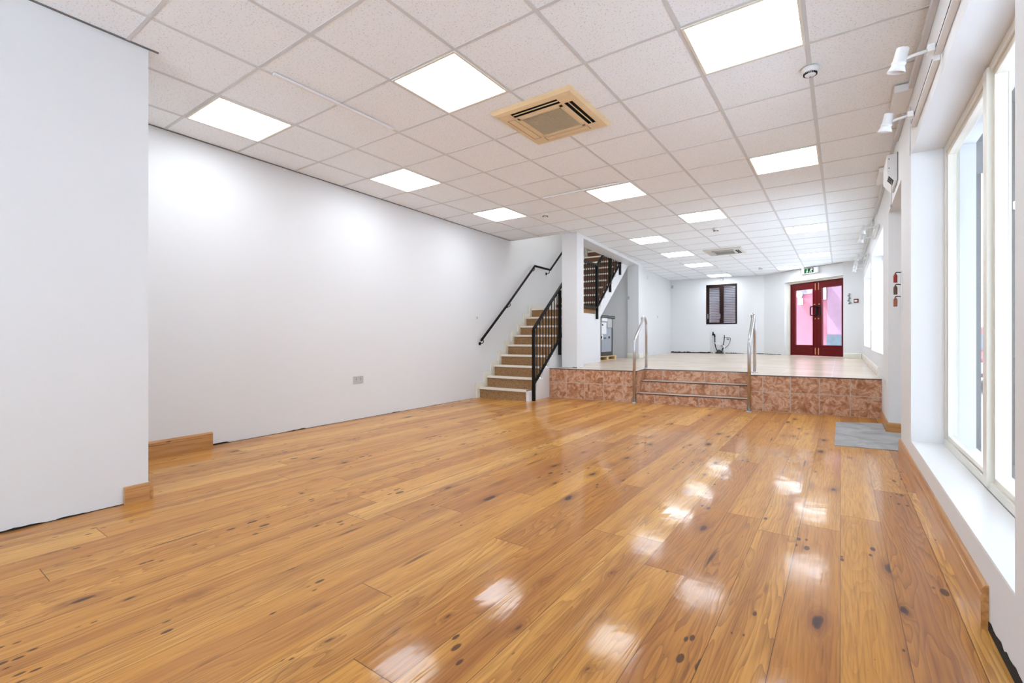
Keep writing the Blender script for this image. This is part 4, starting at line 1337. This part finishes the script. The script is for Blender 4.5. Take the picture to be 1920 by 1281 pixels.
pc = MB().tube([(.375, 5.45, 2.435), (.376, 5.45, 2.30), (.374, 5.45, 2.20)], .0022, 6)
pc.tube([(.374, 5.45, 2.215), (.374, 5.45, 2.20), (.374, 5.45, 2.185)], [.004, .010, .006], 10)
pc.build('pull_cord', GPLAST, ht)

# conduit box and cover strips along the top of the right wall
def rbox(name, lab, cat, x0, x1, y0, y1, z0, z1, m, grp=None, bev=.002):
    return tag(MB().box(x0, x1, y0, y1, z0, z1).build(name, m, None, bev), lab, cat, grp)
rbox('cable_trunking', 'long grey-white conduit strip along the top of the right wall near the camera', 'cable trunking', .385, .4145, -2.5, 4.25, 2.735, 2.772, GRID)
rbox('cable_trunking', 'grey conduit strip between the near spotlights and the wall heater', 'cable trunking', .385, .4145, 4.72, 5.34, 2.735, 2.765, GRID)
rbox('junction_box', 'white boxed conduit cover under the ceiling above the window corner', 'junction box', .31, .4145, 4.28, 4.70, 2.74, 2.79, GLOSSW)
rbox('junction_box', 'white boxed conduit cover beyond the wall heater', 'junction box', .33, .4145, 6.25, 6.75, 2.74, 2.79, GLOSSW)
rbox('cable_trunking', 'grey conduit strip above the first window of the raised floor', 'cable trunking', .385, .4145, 6.80, 8.3, 2.73, 2.765, GRID)
rbox('cable_trunking', 'grey conduit strip above the far window of the raised floor', 'cable trunking', .385, .4145, 8.9, 12.6, 2.72, 2.76, GRID)
wire = MB().tube([(.411, 4.44, 2.68), (.411, 4.46, 2.5), (.411, 4.455, 2.33)], .004, 6).build('wall_cable', GLOSSW)
tag(wire, 'thin white cable running down the wall beside the display window corner', 'cable')

# spotlight rails
def spot():
    r = empty('spotlight')
    # local: rail at origin, arm towards -X, head hangs down
    local(MB().box(-.030, .0, -.028, .028, -.018, .018), 'adapter', WPLAST, r, .003)
    local(MB().tube([(-.03, 0, 0), (-.075, 0, -.004), (-.115, 0, -.01)], .008, 10), 'arm', WPLAST, r)
    hd = MB()
    M = Matrix.Rotation(math.radians(14), 4, 'Y') @ Matrix.Rotation(math.radians(10), 4, 'X')
    hd.lathe([(0, .055), (.024, .055), (.027, .050), (.028, -.010), (.031, -.012), (.031, -.022), (.027, -.024), (.029, -.030), (.041, -.060), (.038, -.060), (.024, -.034), (0, -.034)], (-.135, 0, -.01), M=M, seg=20)
    local(hd, 'lamp_head', WPLAST, r)
    return r
def track(y0, y1, z, lab, spots):
    tr = tag(empty('spotlight_rail', (XR - .015, (y0 + y1) / 2, z)), lab, 'track rail', 'white rails on the right wall')
    mb = MB().box(XR - .030, XR - .0006, y0, y1, z - .016, z + .016)
    mb.build('rail', GLOSSW, tr, .002)
    MB().box(XR - .0315, XR - .0302, y0 + .01, y1 - .04, z - .003, z + .003).build('rail_slot', BLACK, tr)
    return tr
track(0.5, 3.16, 2.445, 'white spotlight rail along the right wall nearest the camera', 0)
track(3.20, 4.13, 2.435, 'short white spotlight rail ending above the corner of the display window', 0)
track(7.77, 8.75, 2.475, 'white spotlight rail above the first window of the raised floor', 0)
track(10.55, 12.9, 2.50, 'white spotlight rail above the far window of the raised floor', 0)
s0 = spot()
SP = [(3.12, 2.445, 'white spotlight nearest the camera, hanging above the display window'),
      (3.93, 2.435, 'white spotlight second from the camera, by the window corner'),
      (7.86, 2.475, 'nearer one of the two white spotlights before the first raised window'),
      (8.62, 2.475, 'farther one of the two white spotlights before the first raised window'),
      (10.75, 2.50, 'first white spotlight in the far cluster by the exit door'),
      (11.35, 2.50, 'second white spotlight in the far cluster by the exit door'),
      (12.0, 2.50, 'third white spotlight in the far cluster by the exit door'),
      (12.6, 2.50, 'last white spotlight in the far cluster, lowest in the picture')]
for k, (y, z, lab) in enumerate(SP):
    o = s0 if k == 0 else copy_tree(s0)
    o.location = (XR - .032, y, z)
    if k: o.rotation_euler = (0, 0, (k * 37 % 30 - 15) * .02)
    tag(o, lab, 'spotlight', 'white spotlights along the right wall')

# hanging rack on the wall strip before the alcove
rk = tag(empty('hanging_rack', (XR, 5.05, 1.4)), 'metal wall bracket with three small coloured jars hanging at the alcove edge', 'wall rack')
MB().box(XR - .008, XR - .0006, 5.03, 5.06, 1.22, 1.56).build('backplate', STEEL, rk)
for k, (z, c_, nm) in enumerate(((1.50, (0.30, 0.01, 0.01), 'red'), (1.40, (0.10, 0.04, 0.025), 'brown'), (1.30, (0.30, 0.09, 0.05), 'terracotta'))):
    mb = MB().tube([(XR - .004, 5.045, z + .045), (XR - .030, 5.045, z + .050), (XR - .046, 5.045, z + .042)], .004, 8)
    mb.build('hook', BLACKM, rk)
    jb = MB().lathe([(0, -.036), (.012, -.036), (.013, -.028), (.0135, .02), (.009, .032), (.004, .038), (0, .04)], (XR - .042, 5.045, z), seg=14)
    j = jb.build('jar', plain(nm + '_jar', c_, .35, var=0.4, bscale=120), rk)
    j['label'] = nm + ' jar'

# ---------------------------------------------------------------- machine on a pallet under the stairs
zf = zp(-4.4, 9.6)
pl = tag(empty('wooden_pallet', (-4.5, 9.7, zf)), 'raw wooden pallet under the boxed grey machine below the stairs', 'pallet')
FX = -4.215
pb = MB()
for y in (9.16, 9.62, 10.06):
    pb.box(-4.85, FX, y, y + .09, zf + .014, zf + .080)
pb.build('bearer', PALLET, pl)
pb = MB()
for x in (-4.85, -4.58, -4.31):
    pb.box(x, x + .095, 9.14, 10.17, zf + .0815, zf + .100)
for x in (-4.85, -4.31):
    pb.box(x, x + .095, 9.14, 10.17, zf + .0006, zf + .013)
pb.build('deck_board', PALLET, pl)
mc = tag(empty('boxed_machine', (-4.5, 9.55, zf + .1)), 'grey panelled machine in a black frame standing on a pallet under the stairs', 'machine')
z0 = zf + .1025; z1 = z0 + .86
Y0, Y1 = 9.27, 9.94
MB().box(-4.80, FX - .02, Y0, Y1, z0, z1).build('body', plain('machine_black', (0.012, 0.011, 0.010), 0.4), mc)
hb = MB()
for a, b_, c_, d_ in ((Y0, Y0 + .06, z0, z1), (Y1 - .05, Y1, z0, z1), (Y0 + .06, Y1 - .05, z0, z0 + .085)):
    hb.box(FX - .0195, FX + .004, a, b_, c_, d_)
hb.build('edge_guard', plain('machine_dark_frame', (0.02, 0.014, 0.012), 0.35), mc, .003)
MB().box(FX - .0195, FX - .004, Y0 + .061, Y1 - .051, z0 + .09, z1 - .03).build('rear_panel', plain('machine_grey_panel', (0.33, 0.36, 0.40), 0.45), mc)
MB().box(FX - .0035, FX + .016, 9.63, Y1 - .07, z1 - .24, z1 - .04).build('vent_box', plain('machine_light_panel', (0.45, 0.45, 0.45), 0.45), mc, .003)
hb = MB(); hb.box(FX - .0035, FX - .001, 9.33, 9.60, z1 - .38, z1 - .13); hb.box(FX - .0035, FX + .012, 9.33, 9.62, z1 - .10, z1 - .03); hb.box(FX - .0035, FX - .001, 9.33, 9.42, z1 - .50, z1 - .39)
hb.build('paper_label', GLOSSW, mc)
hb = MB()
for a, b_, c_, d_ in ((9.30, 9.36, .38, .43), (9.47, 9.50, .375, .40), (9.545, 9.565, .375, .40), (9.72, 9.77, .38, .43), (9.37, 9.42, .66, .69)):
    hb.box(FX - .0008, FX + .006, a, b_, z0 + c_, z0 + d_)
hb.build('cable_port', BLACK, mc)
cvb = MB()
rr = random.Random(2)
ny, nx = 14, 6
vs = []
for i in range(ny + 1):
    for j in range(nx + 1):
        vs.append((-4.82 + (FX + .03 + 4.82) * j / nx, Y0 - .02 + (Y1 + .09 - Y0) * i / ny, z1 + .012 + .02 * rr.random()))
fs = [(i * (nx + 1) + j, i * (nx + 1) + j + 1, (i + 1) * (nx + 1) + j + 1, (i + 1) * (nx + 1) + j) for i in range(ny) for j in range(nx)]
m0 = len(vs)
vs += [(x, y, z - .045 - .012 * rr.random()) for x, y, z in vs[:m0] if True]
edge = [i * (nx + 1) + nx for i in range(ny + 1)]
fs2 = [(edge[i], edge[i + 1], m0 + edge[i + 1], m0 + edge[i]) for i in range(ny)]
e2 = list(range(ny * (nx + 1), ny * (nx + 1) + nx + 1))
fs2 += [(e2[i + 1], e2[i], m0 + e2[i], m0 + e2[i + 1]) for i in range(nx)]
cvb.add(vs, fs + fs2, 0, True)
cvb.build('plastic_cover', plain('black_plastic_sheet', (0.01, 0.01, 0.01), 0.25), mc)

# ---------------------------------------------------------------- disconnected pipes at the back wall
zb = zp(-3, 15) + .0006
yw = yb(-3.1)
pp = tag(empty('capped_pipes', (-3.0, yw - .05, zb)), 'cluster of cut water pipes, valve and black hose at the foot of the back wall', 'pipes')
wp = MB()
wp.tube([(-3.20, yw - .025, zb), (-3.20, yw - .025, 1.08)], .014, 10)
wp.tube([(-3.215, yw - .02, .86), (-3.10, yw - .045, .86), (-3.04, yw - .06, .78), (-2.99, yw - .05, .84), (-2.95, yw - .05, .74)], .011, 10)
wp.tube([(-2.83, yw - .05, zb), (-2.83, yw - .05, zb + .16), (-2.86, yw - .05, zb + .24)], .020, 12)
wp.build('white_pipe', GLOSSW, pp)
bh = MB()
bh.tube([(-3.12, yw - .04, 1.10), (-3.095, yw - .04, 1.0), (-3.09, yw - .045, .82), (-3.06, yw - .05, .68), (-3.01, yw - .06, .58), (-2.98, yw - .06, zb + .014)], .012, 10)
bh.tube([(-2.86, yw - .05, .76), (-2.835, yw - .05, .92), (-2.83, yw - .05, 1.08)], .012, 10)
bh.tube([(-2.832, yw - .05, 1.01), (-2.70, yw - .05, 1.01), (-2.665, yw - .05, .985), (-2.67, yw - .055, .90), (-2.72, yw - .06, .78), (-2.80, yw - .06, .70), (-2.86, yw - .06, .67)], .007, 8)
bh.tube([(-2.86, yw - .05, .77), (-2.93, yw - .05, .76), (-2.86, yw - .05, .72)], .008, 8)
bh.tube([(-2.90, yw - .06, zb + .016), (-2.885, yw - .06, zb + .12), (-2.86, yw - .06, zb + .17)], .014, 8)
bh.build('black_hose', BLACKM, pp)
vb = MB()
vb.tube([(-3.145, yw - .045, 1.18), (-3.145, yw - .045, 1.10)], [.014, .024], 10)
vb.lathe([(0, -.02), (.03, -.02), (.032, .01), (.02, .03), (0, .032)], (-3.14, yw - .05, 1.09), seg=12)
vb.tube([(-3.10, yw - .05, 1.11), (-3.085, yw - .05, 1.02)], .013, 8)
vb.tube([(-2.765, yw - .055, .965), (-2.70, yw - .055, .955)], .012, 8)
vb.build('valve', BLACKM, pp)
tb = MB()
tb.lathe([(0, 0), (.10, 0), (.085, .03), (.065, .07), (.03, .11), (0, .115)], (-2.965, yw - .105, zb), seg=16)
tb.build('drain_bung', plain('dirty_black_rubber', (0.02, 0.018, 0.015), 0.6, var=0.6, bscale=40), pp)

# ---------------------------------------------------------------- outside
PAVE = plain('street_paving', (0.55, 0.56, 0.58), 0.8, bump=0.5, bscale=6, var=0.12)
struct(MB().box(XR + TR + .001, 40, -30, 60, -0.25, -0.12).build('floor.003', PAVE), 'street paving outside')
struct(MB().box(-30, XR + TR, -30, -2.91, -0.25, -0.05).build('floor.005', PAVE), 'unseen paving added outside the front window to bounce daylight')  # added out of view, throws daylight up onto the ceiling
struct(MB().prism([D(-5.5, .32), D(4.0, .32), D(4.0, 5.0), D(-5.5, 5.0)], 0.30, 0.50).build('floor.004', PAVE), 'paving of the rear alley')
struct(MB().box(0.76, 0.95, 5.4, 6.6, -0.12, 4.5).build('wall_street_pier', plain('grey_render', (0.105, 0.105, 0.105), .8)), 'projecting pier of the shop front outside')
struct(MB().box(0.775, 0.84, 3.85, 4.0, -0.12, 2.36).build('wall_street_post', bpy.data.materials['grey_render']), 'grey post of the shop front outside')
struct(MB().box(0.76, 2.2, 0.8, 5.39, 2.36, 2.5).build('trim_10', bpy.data.materials['grey_render']), 'canopy over the display window outside')
fb = MB().box(4.5, 8.0, -6, 50, -0.12, 6.0)
fb.build('town_house', plain('white_render', (0.34, 0.35, 0.37), .8))
th = bpy.data.objects['town_house']
tag(th, 'pale rendered building across the street, seen through the display window', 'building')
wn_ = MB()
for k in range(12):
    for z in (0.9, 3.4):
        wn_ = MB().box(4.47, 4.4995, 1 + k * 3.6, 2.3 + k * 3.6, z, z + 1.4)
        wn_.build('window', plain('dark_window_glass', (0.05, 0.06, 0.08), .1) if (k, z) == (0, 0.9) else bpy.data.materials['dark_window_glass'], th)
# parked red car down the street
car = tag(empty('parked_car', (2.75, 15.0, -.12)), 'parked red car down the street behind the display window glass', 'car')
RED = plain('car_red', (0.20, 0.01, 0.012), .25, coat=.5)
cb = MB()
prof = [(-2.0, .32), (-1.95, .72), (-1.2, .84), (-0.7, 1.36), (0.8, 1.40), (1.5, .95), (2.0, .86), (2.05, .32)]
nn_ = len(prof)
def carp(x0, x1, pf, mb, mi=0):
    n = len(pf)
    mb.add([(x0, 15 + a, z - .12) for a, z in pf] + [(x1, 15 + a, z - .12) for a, z in pf], [tuple(range(n)), tuple(reversed(range(n, 2 * n)))] + [(i, (i + 1) % n, n + (i + 1) % n, n + i) for i in range(n)], mi)
carp(1.95, 3.55, prof, cb)
cb.build('car_body', RED, car, .05)
gb2 = MB(); carp(1.93, 3.57, [(-.95, .90), (-.62, 1.28), (.72, 1.31), (1.2, .95)], gb2)
gb2.build('side_window', bpy.data.materials['dark_window_glass'], car)
MB().add([(2.1, 13.80 - .01, .74), (3.4, 13.80 - .01, .74), (3.3, 14.26, 1.19), (2.2, 14.26, 1.19)], [(0, 1, 2, 3)]).build('windscreen', bpy.data.materials['dark_window_glass'], car)
for y in (13.8, 16.3):
    for x in (1.98, 3.40):
        MB().lathe([(0, -.02), (.2, -.02), (.31, 0), (.31, .16), (.2, .18), (0, .18)], (x, y, .19), M=Matrix.Rotation(PI / 2, 4, 'Y'), seg=20).build('wheel', BLACKM, car)

# rear alley: pink rendered wall, lavender section, meter box
pink = plain('pink_render', (0.21, 0.058, 0.080), .8, bump=0.6, bscale=4, var=0.07)
lav = plain('lavender_render', (0.165, 0.088, 0.125), .8, bump=0.6, bscale=4, var=0.08)
PN = 2.2
aw = MB(); aw.prism([D(-5.5, PN), D(-0.431, PN), D(-0.431, PN + .3), D(-5.5, PN + .3)], .5, 5.0)
struct(aw.build('wall_alley', pink), 'pink rendered wall across the alley')
aw = MB(); aw.prism([D(-0.43, PN - .05), D(1.3, PN - .05), D(1.3, PN + .3), D(-0.43, PN + .3)], 1.08, 5.0)
struct(aw.build('wall_alley_right', lav), 'lavender pink wall section across the alley')
aw = MB(); aw.prism([D(-0.43, PN - .07), D(1.3, PN - .07), D(1.3, PN + .3), D(-0.43, PN + .3)], .5, 1.079)
struct(aw.build('wall_alley_plinth', plain('grey_plinth', (0.04, 0.055, 0.065), .8, var=.25, bscale=12)), 'grey plinth across the alley')
aw = MB(); aw.prism([D(-5.4, PN - .012), D(-0.95, PN - .012), D(-0.95, PN - .001), D(-5.4, PN - .001)], 2.36, 4.9)
struct(aw.build('wall_alley_top', plain('grey_lilac_stone', (0.14, 0.12, 0.14), .9, bump=.8, bscale=8, var=.5)), 'grey stone above the pink wall')
mb_ = tag(empty('meter_box', (*D(-.6, PN - .1), 2.2)), 'white meter box on the pink alley wall, seen through the right red door', 'meter box')
hb = MB(); hb.prism([D(-.74, PN - .18), D(-.48, PN - .18), D(-.48, PN - .002), D(-.74, PN - .002)], 2.14, 2.75); hb.build('housing', WPLAST, mb_, .02)
hb = MB(); hb.prism([D(-.71, PN - .185), D(-.62, PN - .185), D(-.62, PN - .1805), D(-.71, PN - .1805)], 2.26, 2.50); hb.build('dial_window', plain('meter_blue', (0.05, 0.16, 0.32), .3), mb_)
al = tag(empty('alley_lamp', (*D(-1.33, PN - .1), 2.1)), 'small white globe lamp on the pink alley wall, seen through the left red door', 'lamp')
hb = MB().lathe([(0, -.09), (.055, -.08), (.08, -.02), (.08, .03), (.055, .08), (0, .095)], (*D(-1.33, PN - .10), 2.34), seg=18); hb.build('globe', WPLAST, al)
hb = MB(); hb.prism([D(-1.37, PN - .10), D(-1.29, PN - .10), D(-1.29, PN - .002), D(-1.37, PN - .002)], 2.04, 2.24); hb.build('bracket', WPLAST, al)
